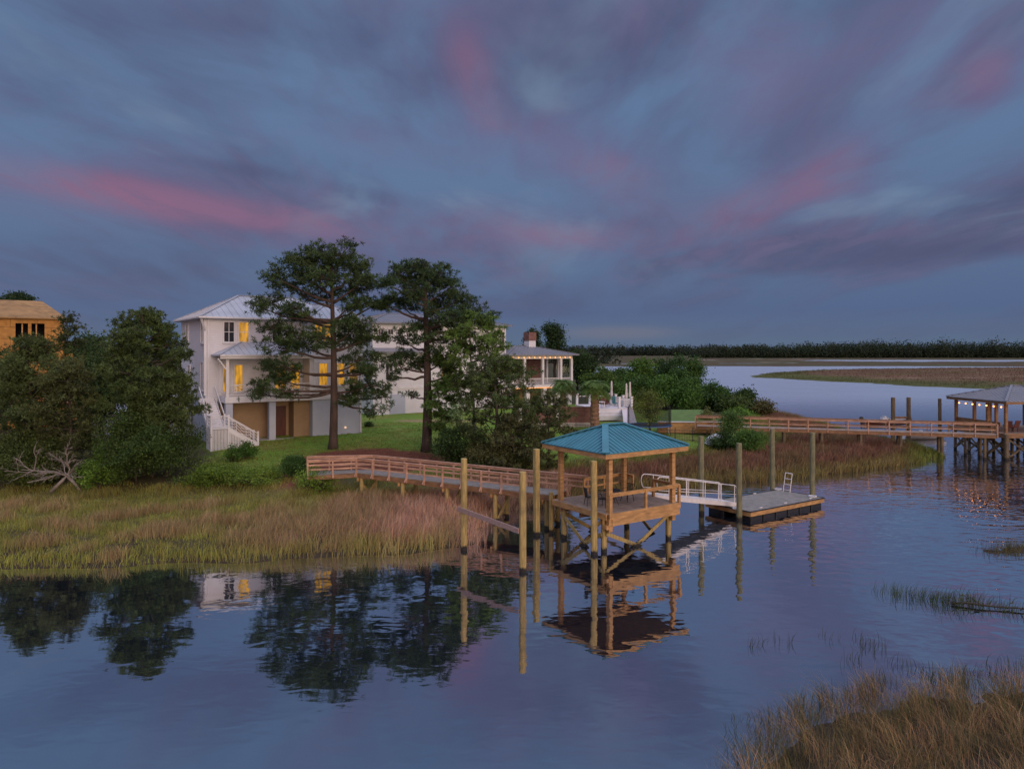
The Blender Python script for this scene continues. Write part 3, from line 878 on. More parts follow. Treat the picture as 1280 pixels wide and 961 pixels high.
def pine(label, x, y, z, height, r0, pads, rng, col=(.044, .080, .027), group=None, tuft=.33, dens=1.45, lean=(0, 0), name='pine_tree', bark='bark'):
    """pads: (dx, dz, rx, rz, tufts, dy, attach height): flat boughs of needles at the ends of limbs"""
    root = thing(name, label, 'tree', (x, y, z), 0, group)
    def axis_at(h):
        t = h / height
        return np.array([lean[0] * t + .10 * math.sin(t * 5), lean[1] * t + .08 * math.sin(t * 4 + 1), h])
    tb = MB()
    hs = np.linspace(-.3, height * .97, 16)
    rad = [r0 * (1.35 if i == 0 else 1) * (1 - .86 * max(0, h) / height) + .02 for i, h in enumerate(hs)]
    tb.tube([axis_at(h) for h in hs], rad, 10)
    cen, cc = [], []
    for (dx, dz, rx, rz, nt, dy, ah) in pads:
        e = np.array([dx, dy, dz])
        a = axis_at(ah)
        L = np.linalg.norm(e - a)
        tb.tube(bent(a, e, -.06 * L, 6, rng, .05 * min(1, L)), taper(max(.05, min(r0 * .42, .035 * L + .03)), .03, 7), 6)
        nt = int(nt * dens)
        m = max(4, nt // 9)
        q = unit(m, rng) * (rng.uniform(0, 1, m) ** .42)[:, None] * np.array([rx, max(rx * .85, .6), rz]) * .92
        for p in q:
            p = p + e
            st = e + (p - e) * .12 + rng.normal(0, .08, 3)
            tb.tube(bent(st, p, -.08, 3), taper(.035, .015, 4), 4, cap=False)
            kk = max(3, int(nt / m))
            pts = p + rng.normal(0, 1, (kk, 3)) * np.array([.29, .29, .16])
            cen.append(pts)
            tint = 1 + .22 * rng.standard_normal()
            hue = rng.uniform(0, 1)
            base = np.array(col) * max(.5, tint) * np.array([1 + .22 * hue, 1 + .10 * hue, 1])
            cc.append(np.tile(base, (kk, 1)) * (1 + .14 * rng.standard_normal((kk, 1))))
    cen = np.concatenate(cen); cc = np.clip(np.concatenate(cc), .003, .5)
    tb.build('trunk', MAT[bark], root, smooth=True)
    needle_tufts('crown', cen, np.full(len(cen), tuft), cc, root, rng, k=14, width=.055)
    return root

def lobes_of(rx, ry, rz, n, rng, flat=.0):
    """lobes of an uneven crown: (dx, dy, dz, r, rz) round (0, 0, 0)"""
    out = [(0, 0, 0, rx * .6, rz * .62)]
    for i in range(n):
        d = unit(1, rng)[0]
        s = rng.uniform(.55, .78) if i else .62
        if i == 0: d = np.array([.1, 0, .99])
        k = rng.uniform(.28, .48)
        out.append((d[0] * rx * s, d[1] * ry * s, d[2] * rz * s, rx * k, rz * k))
    return out

def leafy(name, label, cat, x, y, z, height, rx, rz, cz, col, rng, ry=None, n_lobes=9, clumps=70, per=40, leaf=.16, trunk_r=.12, group=None, hue=.5, lobes=None, spread=.32, trunks=1, bark='bark_grey', stems=True, var=.22, mat=None):
    """broad-leaved tree or bush: trunk and limbs, crown of leaf clumps with gaps; cz = crown centre above base"""
    root = thing(name, label, cat, (x, y, z), 0, group)
    ry = ry or rx
    lb = lobes or [(a, b, c + cz, r, q) for a, b, c, r, q in lobes_of(rx, ry, rz, n_lobes, rng)]
    wsum = sum(max(.05, r * r) for *_, r, q in lb)
    cen, cc, ends = [], [], []
    for (a, b, c, r, q) in lb:
        m = max(2, int(clumps * r * r / wsum))
        P = unit(m, rng) * (rng.uniform(0, 1, m) ** .38)[:, None] * np.array([r, r, q]) + np.array([a, b, c])
        P = P[P[:, 2] > .05]
        for p in P:
            tint = max(.45, 1 + var * rng.standard_normal())
            hh = rng.uniform(0, 1) * hue
            bcol = np.array(col) * tint * np.array([1 + .55 * hh, 1 + .2 * hh, 1 - .2 * hh])
            sp = spread * rng.uniform(.7, 1.3)
            pts = p + rng.normal(0, 1, (per, 3)) * np.array([sp, sp, sp * .7])
            cen.append(pts)
            cc.append(np.tile(bcol, (per, 1)) * (1 + .16 * rng.standard_normal((per, 1))))
        if len(P): ends += [P[i] for i in range(0, len(P), max(1, len(P) // 4))]
    cen = np.concatenate(cen); cc = np.clip(np.concatenate(cc), .003, .6)
    k = cen[:, 2] > -.05
    cen, cc = cen[k], cc[k]
    if stems:
        tb = MB()
        for t in range(trunks):
            ang = rng.uniform(0, 6.28); off = 0 if trunks == 1 else rx * .18
            bx, by = off * math.cos(ang), off * math.sin(ang)
            top = np.array([bx * 2.2 + rng.normal(0, .05 * rx), by * 2.2 + rng.normal(0, .05 * rx), cz + rz * .35])
            mid = bent((bx, by, -.2), top, 0, 6, rng, .04 * height * .3)
            tb.tube(mid, taper(trunk_r * 1.2, trunk_r * .3, 7), 8)
            sel = ends[t::trunks]
            for e in sel[:26]:
                f = rng.uniform(.35, .85)
                i = min(5, int(f * 6)); s = np.array(mid[i])
                tb.tube(bent(s, e, rng.uniform(-.05, .08) * height * .5, 4, rng, .05), taper(trunk_r * .42, .012, 5), 5, cap=False)
        tb.build('trunk' if cat == 'tree' else 'stem', MAT[bark], root, smooth=True)
    leaf_quads('crown' if cat == 'tree' else 'foliage', cen, leaf * rng.uniform(.7, 1.3, len(cen)), cc, root, rng, mat=mat)
    return root

rg = np.random.default_rng(5)
def px2m(px0, py0, Y):
    return lambda px, py: ((px - px0) * Y / F, (py0 - py) * Y / F)

# the two tall pines on the lawn
Yp = 61.8
f1 = px2m(416, 563, Yp)
def pads_from(f, lst):
    out = []
    for (px, py, rx, ry, n, dy, apy) in lst:
        dx, dz = f(px, py)
        out.append((dx, dz, rx * 1.08 * Yp / F, ry * 1.2 * Yp / F, n, dy, f(0, apy)[1]))
    return out
P1 = [(404, 318, 34, 15, 170, .3, 345), (432, 322, 26, 16, 150, -1.2, 348), (380, 326, 24, 15, 120, -.8, 352), (410, 336, 40, 14, 170, 1.6, 362), (446, 340, 22, 17, 120, .6, 365), (374, 342, 26, 13, 110, 1.0, 368),
      (345, 345, 20, 12, 95, -.6, 378), (358, 358, 24, 10, 90, 1.4, 385), (405, 352, 34, 12, 130, -1.8, 372), (440, 358, 24, 13, 110, 1.4, 378), (452, 356, 14, 11, 60, -1.0, 380), (398, 368, 30, 12, 100, 2.0, 388),
      (336, 378, 24, 8, 80, .4, 402), (330, 386, 18, 8, 60, -1.0, 404), (360, 392, 30, 11, 100, 1.0, 410), (352, 410, 28, 12, 100, -1.2, 424), (380, 388, 22, 10, 70, -2.0, 405), (432, 382, 22, 10, 70, 1.8, 400),
      (455, 382, 26, 10, 90, -.4, 402), (474, 376, 16, 8, 50, .8, 404), (448, 408, 30, 13, 130, -1.0, 432), (462, 420, 26, 13, 120, 1.0, 440), (430, 424, 26, 11, 100, 2.0, 440), (400, 424, 28, 13, 120, -1.8, 436),
      (374, 432, 34, 12, 130, .8, 446), (350, 434, 26, 11, 90, -.8, 448), (338, 455, 24, 9, 75, .6, 470), (360, 460, 22, 11, 80, -1.4, 468), (345, 474, 26, 9, 90, .4, 484), (325, 484, 24, 8, 70, -.4, 488), (318, 494, 16, 7, 40, .5, 490), (352, 492, 20, 6, 50, 1.0, 490),
      (452, 450, 28, 11, 110, .6, 466), (470, 462, 20, 9, 60, -.8, 470), (445, 466, 20, 8, 60, 1.6, 470), (462, 482, 28, 9, 90, -.4, 492), (446, 494, 22, 9, 75, .9, 494), (478, 498, 22, 8, 60, 0, 496), (468, 512, 18, 6, 40, -.6, 500), (440, 506, 14, 9, 45, -.4, 498)]
pine('tall spreading pine on the lawn in front of the pale tin-roofed house', (416 - 640) / F * Yp, Yp, gz(-15.4, Yp) - .05, 17.9, .36, pads_from(f1, P1), rg)
f2 = px2m(533, 562, Yp)
P2 = [(522, 333, 26, 12, 150, .2, 352), (548, 340, 22, 13, 120, -1, 358), (496, 340, 24, 12, 110, .6, 362), (530, 348, 34, 13, 160, 1.4, 370), (484, 352, 16, 11, 70, -.8, 372), (560, 356, 26, 12, 130, .8, 376), (510, 362, 34, 13, 150, -1.4, 380), (578, 368, 18, 11, 80, -.4, 390), (545, 372, 32, 12, 140, 1.8, 392), (500, 380, 26, 9, 90, 1, 398), (478, 376, 14, 8, 40, 0, 396),
      (590, 386, 24, 10, 90, .6, 408), (606, 396, 18, 8, 60, -.6, 414), (560, 392, 34, 13, 150, -1.6, 412), (535, 400, 28, 13, 120, 1.8, 418), (515, 410, 20, 8, 50, -.6, 424), (568, 410, 30, 12, 110, 1.2, 426), (500, 424, 18, 6, 35, .8, 436), (545, 424, 26, 11, 90, -1.8, 440), (512, 444, 24, 9, 75, .5, 456), (496, 452, 22, 9, 70, -.6, 462), (520, 458, 18, 9, 60, 1.4, 464), (485, 466, 12, 6, 25, 0, 468),
      (555, 445, 22, 10, 70, .6, 462), (570, 460, 18, 9, 45, -.5, 474), (552, 478, 16, 8, 40, 1.0, 488), (510, 490, 9, 5, 14, .4, 496)]
pine('second tall pine, right of the spreading one, rounder and darker crown', (533 - 640) / F * Yp, Yp, gz(-7.35, Yp) - .05, 16.7, .44, pads_from(f2, P2), rg, col=(.038, .072, .026))

def at(px, Y):
    return (px - 640) / F * Y

def put(name, label, cat, px, py_top, Y, w_px, col, fill=1.03, py_bot=None, **kw):
    """a leafy plant whose crown spans w_px wide, top at py_top, standing on the ground at distance Y"""
    x = at(px, Y); z = kw.pop('z', None)
    z = gz(x, Y) if z is None else z
    top = CAMZ + (HY - py_top) / F * Y - z
    bot = 0.0 if py_bot is None else max(0, CAMZ + (HY - py_bot) / F * Y - z)
    rx = w_px / 2 * Y / F
    kw['clumps'] = int(kw.get('clumps', 70) * 1.75); col = (col[0] * 1.4, col[1] * 1.8, col[2] * 1.55); kw['leaf'] = kw.get('leaf', .16) * 1.2
    cz = (top + bot) / 2; rz = (top - bot) / 2 * fill
    return leafy(name, label, cat, x, Y, z, top, rx, rz, cz, col, rg, **kw)

def evergreen(label, px, py_top, Y, w_px, col, py_bot, n_pads=30, tufts=60, name='cedar_tree', r0=.16, group=None, tuft=.26, droop=0):
    """spreading evergreen: tiers of feathery boughs at all heights, open enough to see through"""
    x = at(px, Y); z = gz(x, Y)
    top = CAMZ + (HY - py_top) / F * Y - z; bot = max(.2, CAMZ + (HY - py_bot) / F * Y - z); rx = w_px / 2 * Y / F
    pads = []
    for i in range(n_pads):
        t = (i + rg.uniform(0, 1)) / n_pads
        r = rx * max(.12, math.sin(math.pi * (.2 + .76 * t)) ** .8)
        az = i * 2.399 + rg.uniform(-.4, .4); q = rg.uniform(.3, .95) * r
        h = bot + t * (top - bot) * .97
        pr = rx * rg.uniform(.22, .38)
        pads.append((q * math.cos(az), h, pr, pr * rg.uniform(.4, .65), int(tufts * rg.uniform(.6, 1.4)), q * math.sin(az), max(.15, h - q * rg.uniform(.1, .5))))
    return pine(label, x, Y, z - .05, top, r0, pads, rg, col=tuple(c * 1.22 for c in col), group=group, tuft=tuft, dens=1.0, name=name, bark='bark_grey', lean=(rg.uniform(-.3, .3), rg.uniform(-.3, .3)))
DK, MID, OL, BR, YG = (.030, .046, .014), (.048, .072, .018), (.055, .064, .022), (.066, .062, .027), (.085, .125, .020)
# young trees between the second pine and the pavilion
evergreen('bright green young pine growing against the second tall pine', 592, 396, 60.5, 118, (.075, .135, .030), 500, 32, 74, 'pine_tree', .14, tuft=.3)
evergreen('slender bright green young pine at the left of the second pine trunk', 552, 470, 60.8, 44, (.065, .125, .030), 540, 14, 50, 'pine_tree', .06, tuft=.26)
evergreen('olive spreading cedar in front of the verandah house, thickest of the scrub', 620, 442, 57, 150, (.054, .086, .027), 585, 38, 62, r0=.18)
evergreen('thin brownish cedar reaching right behind the pavilion roof', 684, 490, 56, 84, (.064, .084, .030), 575, 20, 44, r0=.09)
evergreen('straggly grey-brown cedar beside the boardwalk, left of the square pile', 640, 520, 54.5, 104, (.066, .076, .032), 592, 24, 50, r0=.08)
put('bush', 'low dark green bush at the foot of the second pine', 'bush', 566, 528, 56, 60, (.028, .045, .016), clumps=80, per=46, leaf=.13, n_lobes=9, trunk_r=.04, trunks=3)
put('bush', 'low grassy brown bush behind the boardwalk railing', 'bush', 612, 548, 55, 70, (.07, .062, .03), clumps=70, per=44, leaf=.12, n_lobes=8, trunk_r=.03, trunks=3, hue=.6)
put('bush', 'round green bush at the shore end of the boardwalk', 'bush', 371, 571, 50.2, 40, (.035, .062, .018), clumps=110, per=46, leaf=.09, n_lobes=8, trunk_r=.03, trunks=3, spread=.2)
put('bush', 'small light green weeds below the shore end of the boardwalk', 'bush', 392, 586, 47.4, 64, (.10, .14, .025), clumps=50, per=34, leaf=.10, n_lobes=7, trunk_r=.02, trunks=4, spread=.25, z=.5)

# the overgrown bank at the left
evergreen('tall dark juniper left of the pale tin-roofed house', 180, 384, 51.5, 122, (.046, .074, .022), 520, 44, 84, 'juniper_tree', .2)
evergreen('lower juniper with boughs spreading towards the white stair', 208, 466, 51, 80, (.054, .080, .026), 535, 24, 70, 'juniper_tree', .1)
evergreen('juniper at the left edge hiding the unfinished timber house', 40, 420, 52, 128, (.052, .078, .025), 570, 48, 84, 'juniper_tree', .18)
evergreen('ragged brownish juniper behind the bleached dead branches', 84, 446, 51, 100, (.058, .074, .028), 590, 34, 66, 'juniper_tree', .14)
evergreen('slim dark sapling against the sky right of the unfinished house', 86, 390, 58, 24, (.04, .056, .020), 440, 12, 30, 'juniper_tree', .06)
put('oak_tree', 'dark broad tree in the gap between the two junipers', 'tree', 126, 422, 60, 116, (.036, .05, .018), py_bot=540, clumps=190, per=50, leaf=.17, n_lobes=13, trunk_r=.2, hue=.6, spread=.42)
put('oak_tree', 'dark tree crown behind the left edge juniper', 'tree', 8, 424, 62, 110, (.03, .042, .018), py_bot=560, clumps=160, per=50, leaf=.17, n_lobes=11, trunk_r=.2, hue=.6, spread=.42)
put('bush', 'large dark green bush below the tall juniper', 'bush', 172, 516, 50.2, 160, (.036, .052, .015), clumps=330, per=56, leaf=.12, n_lobes=16, trunk_r=.07, trunks=4, hue=.6, spread=.3)
put('bush', 'light green shrub right of the bleached dead branches', 'bush', 128, 558, 48.8, 60, (.075, .115, .022), clumps=90, per=46, leaf=.11, n_lobes=9, trunk_r=.03, trunks=3, spread=.24)
put('bush', 'olive bush at the left edge below the juniper', 'bush', 22, 540, 49.6, 110, (.045, .055, .018), clumps=170, per=50, leaf=.12, n_lobes=12, trunk_r=.05, trunks=4, hue=.7, spread=.3)
put('bush', 'dark low bush on the bank between dead branches and marsh', 'bush', 30, 580, 48.8, 70, (.048, .06, .018), clumps=110, per=46, leaf=.11, n_lobes=11, trunk_r=.03, trunks=4, hue=.8, spread=.24)
put('bush', 'yellow-green bush at the lawn corner below the white stair', 'bush', 262, 580, 49.6, 84, (.075, .105, .022), clumps=130, per=46, leaf=.10, n_lobes=11, trunk_r=.03, trunks=4, hue=.7, spread=.24)
put('bush', 'low green bank of weeds between the lawn and the marsh grass', 'bush', 322, 588, 49.4, 84, (.085, .115, .024), clumps=110, per=40, leaf=.10, n_lobes=11, trunk_r=.02, trunks=4, hue=.8, spread=.22)
put('bush', 'small fern-like shrub at the foot of the white stair', 'bush', 290, 556, 56.5, 16, (.05, .085, .02), clumps=36, per=40, leaf=.12, n_lobes=6, trunk_r=.02, trunks=2, spread=.18)
put('bush', 'round shrub right of the white stair landing', 'bush', 309, 553, 57.5, 20, (.04, .075, .018), clumps=40, per=40, leaf=.12, n_lobes=6, trunk_r=.02, trunks=2, spread=.18)
put('bush', 'small dark shrub in the bare bed beside the blue-grey wall', 'bush', 461, 528, 77, 10, (.03, .045, .018), clumps=22, per=40, leaf=.13, n_lobes=4, trunk_r=.02, trunks=2, spread=.16)
put('bush', 'white-flecked pale shrub under the verandah house', 'bush', 568, 500, 84, 24, (.16, .19, .12), clumps=40, per=40, leaf=.16, n_lobes=6, trunk_r=.03, trunks=2, spread=.26)

# trees behind the houses
put('oak_tree', 'round dark tree left of the chimney behind the verandah house', 'tree', 667, 413, 150, 24, (.022, .036, .016), py_bot=445, clumps=60, per=40, leaf=.34, n_lobes=8, trunk_r=.25, spread=.5)
put('oak_tree', 'taller dark tree right of the chimney behind the verandah house', 'tree', 694, 404, 155, 36, (.020, .034, .015), py_bot=445, clumps=90, per=40, leaf=.34, n_lobes=10, trunk_r=.3, spread=.55)
put('oak_tree', 'dark tree crown low behind the right end of the verandah roof', 'tree', 722, 437, 150, 46, (.022, .036, .014), py_bot=500, clumps=90, per=40, leaf=.36, n_lobes=10, trunk_r=.25, spread=.6)
put('pine_tree', 'dark pine crown showing over the roof of the unfinished house', 'tree', 14, 366, 108, 64, (.018, .03, .014), py_bot=392, clumps=80, per=44, leaf=.3, n_lobes=9, trunk_r=.2, spread=.4, fill=.9)
put('oak_tree', 'distant dark tree right of the unfinished house, low on the skyline', 'tree', 108, 420, 120, 60, (.022, .036, .016), py_bot=470, clumps=100, per=44, leaf=.32, n_lobes=10, trunk_r=.2, spread=.55)
put('oak_tree', 'distant tree behind the tall juniper, left of the tin-roofed house', 'tree', 150, 428, 118, 56, (.026, .04, .016), py_bot=470, clumps=90, per=44, leaf=.32, n_lobes=9, trunk_r=.2, spread=.55)

# riverbank thicket right of the pool terrace
TH = [(752, 458, 118, 44, MID), (776, 460, 135, 44, (.04, .066, .018)), (800, 449, 125, 50, (.05, .085, .02)), (822, 447, 138, 44, (.036, .058, .018)), (846, 441, 128, 46, (.028, .05, .018)), (866, 450, 120, 46, (.04, .07, .02)),
      (800, 472, 108, 50, (.032, .056, .016)), (832, 470, 106, 48, (.05, .09, .022)), (862, 474, 104, 52, (.045, .08, .02)), (888, 478, 108, 44, (.03, .055, .016)), (902, 486, 112, 36, (.034, .056, .018)), (930, 489, 107, 18, (.03, .048, .016)), (916, 498, 104, 34, (.045, .06, .02)), (948, 504, 106, 40, (.07, .055, .026)), (770, 482, 104, 40, (.04, .07, .02))]
ORD = ['first', 'second', 'third', 'fourth', 'fifth', 'sixth', 'seventh', 'eighth', 'ninth', 'tenth', 'eleventh', 'twelfth', 'thirteenth', 'fourteenth', 'fifteenth']
for i, (px, py, Y, w, c) in enumerate(sorted(TH)):
    lab = ('%s from the left of the leafy green trees along the riverbank' % ORD[i])
    if px == 930: lab = 'small round dark tree standing free at the right end of the thicket'
    elif px == 948: lab = 'low brownish bush at the water end of the riverbank thicket'
    elif px == 846: lab = 'darkest and tallest tree of the thicket along the riverbank'
    cat = 'tree' if px != 948 else 'bush'
    put('riverbank_tree' if cat == 'tree' else 'bush', lab, cat, px, py, Y, w, c, clumps=130, per=42, leaf=.27, n_lobes=11, trunk_r=.16, group='trees along the riverbank', spread=.5, hue=.5)
put('sapling', 'slim yellowish sapling in front of the pool deck', 'tree', 812, 484, 74, 36, (.085, .095, .028), py_bot=532, clumps=70, per=40, leaf=.12, n_lobes=9, trunk_r=.05, hue=.7, spread=.28)
put('bush', 'round grey-green bush at the shore end of the far walkway', 'bush', 882, 508, 80, 18, (.10, .095, .04), clumps=40, per=40, leaf=.14, n_lobes=6, trunk_r=.02, trunks=2, spread=.25)
put('bush', 'feathery green shrub in front of the far walkway railing', 'bush', 916, 514, 70, 42, (.050, .078, .024), py_bot=548, clumps=80, per=44, leaf=.11, n_lobes=9, trunk_r=.04, trunks=3, hue=.6, spread=.32)
put('bush', 'light green grassy shrub on the marsh below the far walkway', 'bush', 936, 537, 66, 50, (.055, .09, .022), clumps=90, per=44, leaf=.13, n_lobes=9, trunk_r=.03, trunks=3, spread=.28)
put('bush', 'dark green shrub behind the top of the left dock pile', 'bush', 902, 538, 68, 36, (.03, .05, .018), clumps=60, per=44, leaf=.13, n_lobes=8, trunk_r=.03, trunks=3, spread=.26)
put('bush', 'pale green hedge top behind the far walkway', 'bush', 925, 512, 84, 46, (.08, .13, .026), clumps=60, per=44, leaf=.16, n_lobes=8, trunk_r=.03, trunks=3, spread=.35)

# palms by the pool
def palm(label, px, py_top_trunk, py_base, Y, r, n_fr, L):
    x = at(px, Y); z0 = gz(x, Y); zt = CAMZ + (HY - py_top_trunk) / F * Y
    h = zt - z0
    root = thing('palm_tree', label, 'tree', (x, Y, z0), 0, 'palms beside the pool')
    tb = MB(); prof = []
    for i in range(24):
        t = i / 23
        prof.append((r * (1.15 - .25 * t + (.18 if i % 2 else 0) + (.35 * max(0, t - .7))), -.2 + t * (h + .2)))
    prof.append((.02, h + .1))
    tb.lathe(prof, 12)
    tb.build('trunk', MAT['palmbark'], root)
    V, LP, cc = [], [], []
    for k in range(n_fr):
        az = k * 2.399 + rg.uniform(-.2, .2); el = rg.uniform(-.5, 1.25)
        d = np.array([math.cos(az), math.sin(az)])
        base = np.array([0, 0, h])
        pts = []
        for i in range(9):
            t = i / 8
            rr = L * t * math.cos(el * (1 - .5 * t)); zz = L * (math.sin(el) * t - .75 * t * t * (1.1 if el > 0 else .5))
            pts.append(base + np.array([d[0] * rr, d[1] * rr, zz]))
        side = np.array([-d[1], d[0], 0])
        col = np.array([.10, .17, .035]) * rg.uniform(.65, 1.35) if el > -.25 else np.array([.12, .10, .04])
        for i in range(2, 9):
            for s in (-1, 1):
                for q in (0, .5):
                    p = pts[i] * (1 - q) + pts[i - 1] * q
                    w = (pts[i] - pts[i - 1]); w = w / (np.linalg.norm(w) + 1e-6)
                    tipp = p + side * s * L * .30 * (1 - .55 * abs(i / 8 - .55)) + w * L * .16 + np.array([0, 0, -.08 * L])
                    n0 = len(V) 
                    V += [p - w * .06, tipp, p + w * .06]; LP += [n0, n0 + 1, n0 + 2]; cc += [col] * 3
    V = np.array(V); n = len(V) // 3
    np_mesh('crown', V, np.array(LP), np.arange(n) * 3, np.full(n, 3), MAT['leaf'], root, np.array(cc))
palm('palm with the thick rough trunk in front of the white pool deck', 743.5, 481, 536, 76, .40, 80, 1.75)
palm('palm half hidden in front of the verandah, left of the other palm', 704, 479, 532, 82, .26, 70, 1.6)

# bleached dead branches lying on the bank
root = thing('dead_branches', 'bleached fallen dead branches on the bank at the left', 'branches', (at(84, 47.7), 47.7, gz(at(84, 47.7), 47.7) + .25), 0)
db = MB(); rd = np.random.default_rng(40)
def limb(p, d, L, r, depth):
    q = p + d * L
    pts = bent(p, q, rd.uniform(-.06, .10) * L, 4, rd, .035 * L)
    db.tube(pts, taper(r * .62, r * .28, 5), 6, cap=False)
    if depth == 0: return
    for _ in range(rd.integers(3, 6)):
        t = rd.uniform(.3, 1); s = np.array(pts[min(4, int(t * 4))])
        nd = d + rd.normal(0, .62, 3); nd[2] = nd[2] * .8 - .02; nd /= np.linalg.norm(nd)
        limb(s, nd, L * rd.uniform(.35, .65), r * .5, depth - 1)
for d, L, r in [((-1, -.1, .16), 3.4, .085), ((.2, -.2, 1), 2.0, .08), ((-.8, -.5, -.1), 2.6, .08), ((.55, .1, .6), 1.6, .06), ((-.4, .3, .5), 2.0, .06), ((.6, -.5, .0), 1.4, .05), ((-.2, -.6, .4), 1.6, .05)]:
    d = np.array(d, float); d /= np.linalg.norm(d)
    limb(np.array([0, 0, 1.0]), d, L * .85, r, 3)
db.tube([(-.9, -.3, 0), (-.3, 0, .7), (0, 0, 1.0), (.5, .1, .4), (.8, .2, -.1)], [.1, .11, .1, .09, .08], 8)
db.build('limb', MAT['deadwood'], root, smooth=True)

# ------------------------------------------------------------------ the far wood: one mass
def forest(name, label, xs, ys, hs, col, rng, per=60, lsz=2.6):
    cen, cc = [], []
    for x, y, h in zip(xs, ys, hs):
        rx = h * rng.uniform(.3, .55)
        m = per
        P = unit(m, rng) * (rng.uniform(0, 1, m) ** .4)[:, None] * np.array([rx, rx, h * .5]) + np.array([x, y, h * .5 + .4])
        cen.append(P); c = np.array(col) * max(.5, 1 + .15 * rng.standard_normal()) * np.array([1 + .3 * rng.uniform(), 1, 1])
        cc.append(np.tile(c, (m, 1)) * (1 + 0.10 * rng.standard_normal((m, 1))))
        Q = rng.uniform(-1, 1, (m // 2, 3)) * np.array([h * .5, h * .3, h * .22]) + np.array([x, y, h * .24])
        cen.append(Q); cc.append(np.tile(c, (len(Q), 1)))
    cen = np.concatenate(cen); cc = np.clip(np.concatenate(cc), .003, .3)
    o = leaf_quads(name, cen, lsz * rng.uniform(.6, 1.4, len(cen)), cc, None, rng, aspect=.7)
    tag(o, label, 'forest', kind='stuff')
rf = np.random.default_rng(8)
n = 1500
xs = rf.uniform(300, 980, n); ys = 1140 + 90 * rf.uniform(0, 1, n) ** 1.5
hs = (9 + 20 * rf.uniform(0, 1, n) ** 1.6 + 3 * wob(xs, ys, 45, 9)) * (.78 + .28 * sst(360, 620, xs)) + 3 * wob(xs, ys, 120, 2)
xs = np.append(xs, [690, 694, 686]); ys = np.append(ys, [1150, 1152, 1149]); hs = np.append(hs, [38, 33, 31])
forest('far_forest', 'dark wood along the far shore at the right', xs, ys, hs, (.026, .044, .022), rf, 120, 2.0)
n = 1000
xs = rf.uniform(-150, 640, n); ys = 1780 + 130 * rf.uniform(0, 1, n)
hs = rf.uniform(12, 31, n) + 3 * wob(xs, ys, 160, 5)
xs = np.append(xs, [255, 258]); ys = np.append(ys, [1740, 1742]); hs = np.append(hs, [36, 31])
forest('far_forest', 'bluish dark wood on the horizon at the middle', xs, ys, hs, (.024, .040, .024), rf, 46, 3.4)
n = 700
xs = rf.uniform(-900, 80, n); ys = rf.uniform(560, 640, n)
hs = rf.uniform(10, 15, n)
forest('far_forest', 'dark wood on the skyline behind the houses', xs, ys, hs, (.022, .036, .018), rf, 46, 2.4)

# sunken branch beside the sprigs at the right
bx, by, _ = W(1252, 762)
root = thing('sunken_branch', 'dark waterlogged branch sticking out of the water beside the green sprigs', 'branch', (bx, by, 0), 0)
db = MB()
for p, q, r in (((-1.6, .55, .06), (1.6, -.5, .10), .05), ((-.6, .2, .05), (-1.1, .9, .30), .025), ((.2, 0, .05), (.9, .4, .32), .025), ((.6, -.2, .05), (.5, -.7, .22), .02), ((-1.0, .4, .05), (-2.0, .3, .12), .02)):
    db.tube(bent(p, q, .05, 6, rd, .04), taper(r, r * .4, 7), 6)
db.build('limb', MAT['bark_grey'], root, smooth=True)
# ================================================================== piers and docks
def hip_roof(panel, rib, u0, u1, v0, v1, ze, zr, th=.06, run=None, ribs=.4, rw=.035, rh=.045, cap=None, axis='u', capw=.2):
    """hipped metal roof with standing seams; ridge along u (or v)"""
    if axis == 'v':
        a, b = MB(), MB(); c = MB() if cap is not None else None
        hip_roof(a, b, v0, v1, u0, u1, ze, zr, th, run, ribs, rw, rh, c)
        for src, dst in ((a, panel), (b, rib), (c, cap)):
            if src is not None: dst.poly([(y, x, z) for x, y, z in src.v], [f[::-1] for f in src.f])
        return
    hv = (v1 - v0) / 2; run = hv if run is None else run; vc = (v0 + v1) / 2
    A, B, Cc, D = (u0, v0), (u1, v0), (u1, v1), (u0, v1)
    r0, r1 = (u0 + run, vc, zr), (u1 - run, vc, zr)
    vs = [(*A, ze), (*B, ze), (*Cc, ze), (*D, ze), r0, r1, (*A, ze - th), (*B, ze - th), (*Cc, ze - th), (*D, ze - th)]
    panel.poly(vs, [(0, 1, 5, 4), (2, 3, 4, 5), (3, 0, 4), (1, 2, 5), (9, 8, 7, 6), (0, 6, 7, 1), (1, 7, 8, 2), (2, 8, 9, 3), (3, 9, 6, 0)])
    h = zr - ze
    if ribs:
        n = max(2, int((u1 - u0) / ribs))
        for i in range(1, n):
            u = u0 + (u1 - u0) * i / n
            s = min(1, (u - u0) / run, (u1 - u) / run)
            if s < .06: continue
            for sg, vv in ((1, v0), (-1, v1)):
                rib.beam((u, vv, ze + rh * .3), (u, vv + sg * hv * s, ze + h * s + rh * .3), rw, rh)
        n = max(2, int((v1 - v0) / ribs))
        for i in range(1, n):
            v = v0 + (v1 - v0) * i / n
            s = min(1, (v - v0) / hv, (v1 - v) / hv)
            if s < .06: continue
            for sg, uu in ((1, u0), (-1, u1)):
                rib.beam((uu, v, ze + rh * .3), (uu + sg * run * s, v, ze + h * s + rh * .3), rw, rh)
    if cap is not None:
        for p, q in (((*A, ze), r0), ((*D, ze), r0), ((*B, ze), r1), ((*Cc, ze), r1), (r0, r1)):
            if (Vector(p) - Vector(q)).length > .02:
                cap.beam((p[0], p[1], p[2] + .05), (q[0], q[1], q[2] + .05), capw, .05)

PA = R(34)
PO = (4.58, 35.2, 0.0)
def pv(a, b, z=0):
    return (PO[0] + a * math.cos(PA) - b * math.sin(PA), PO[1] + a * math.sin(PA) + b * math.cos(PA), z)

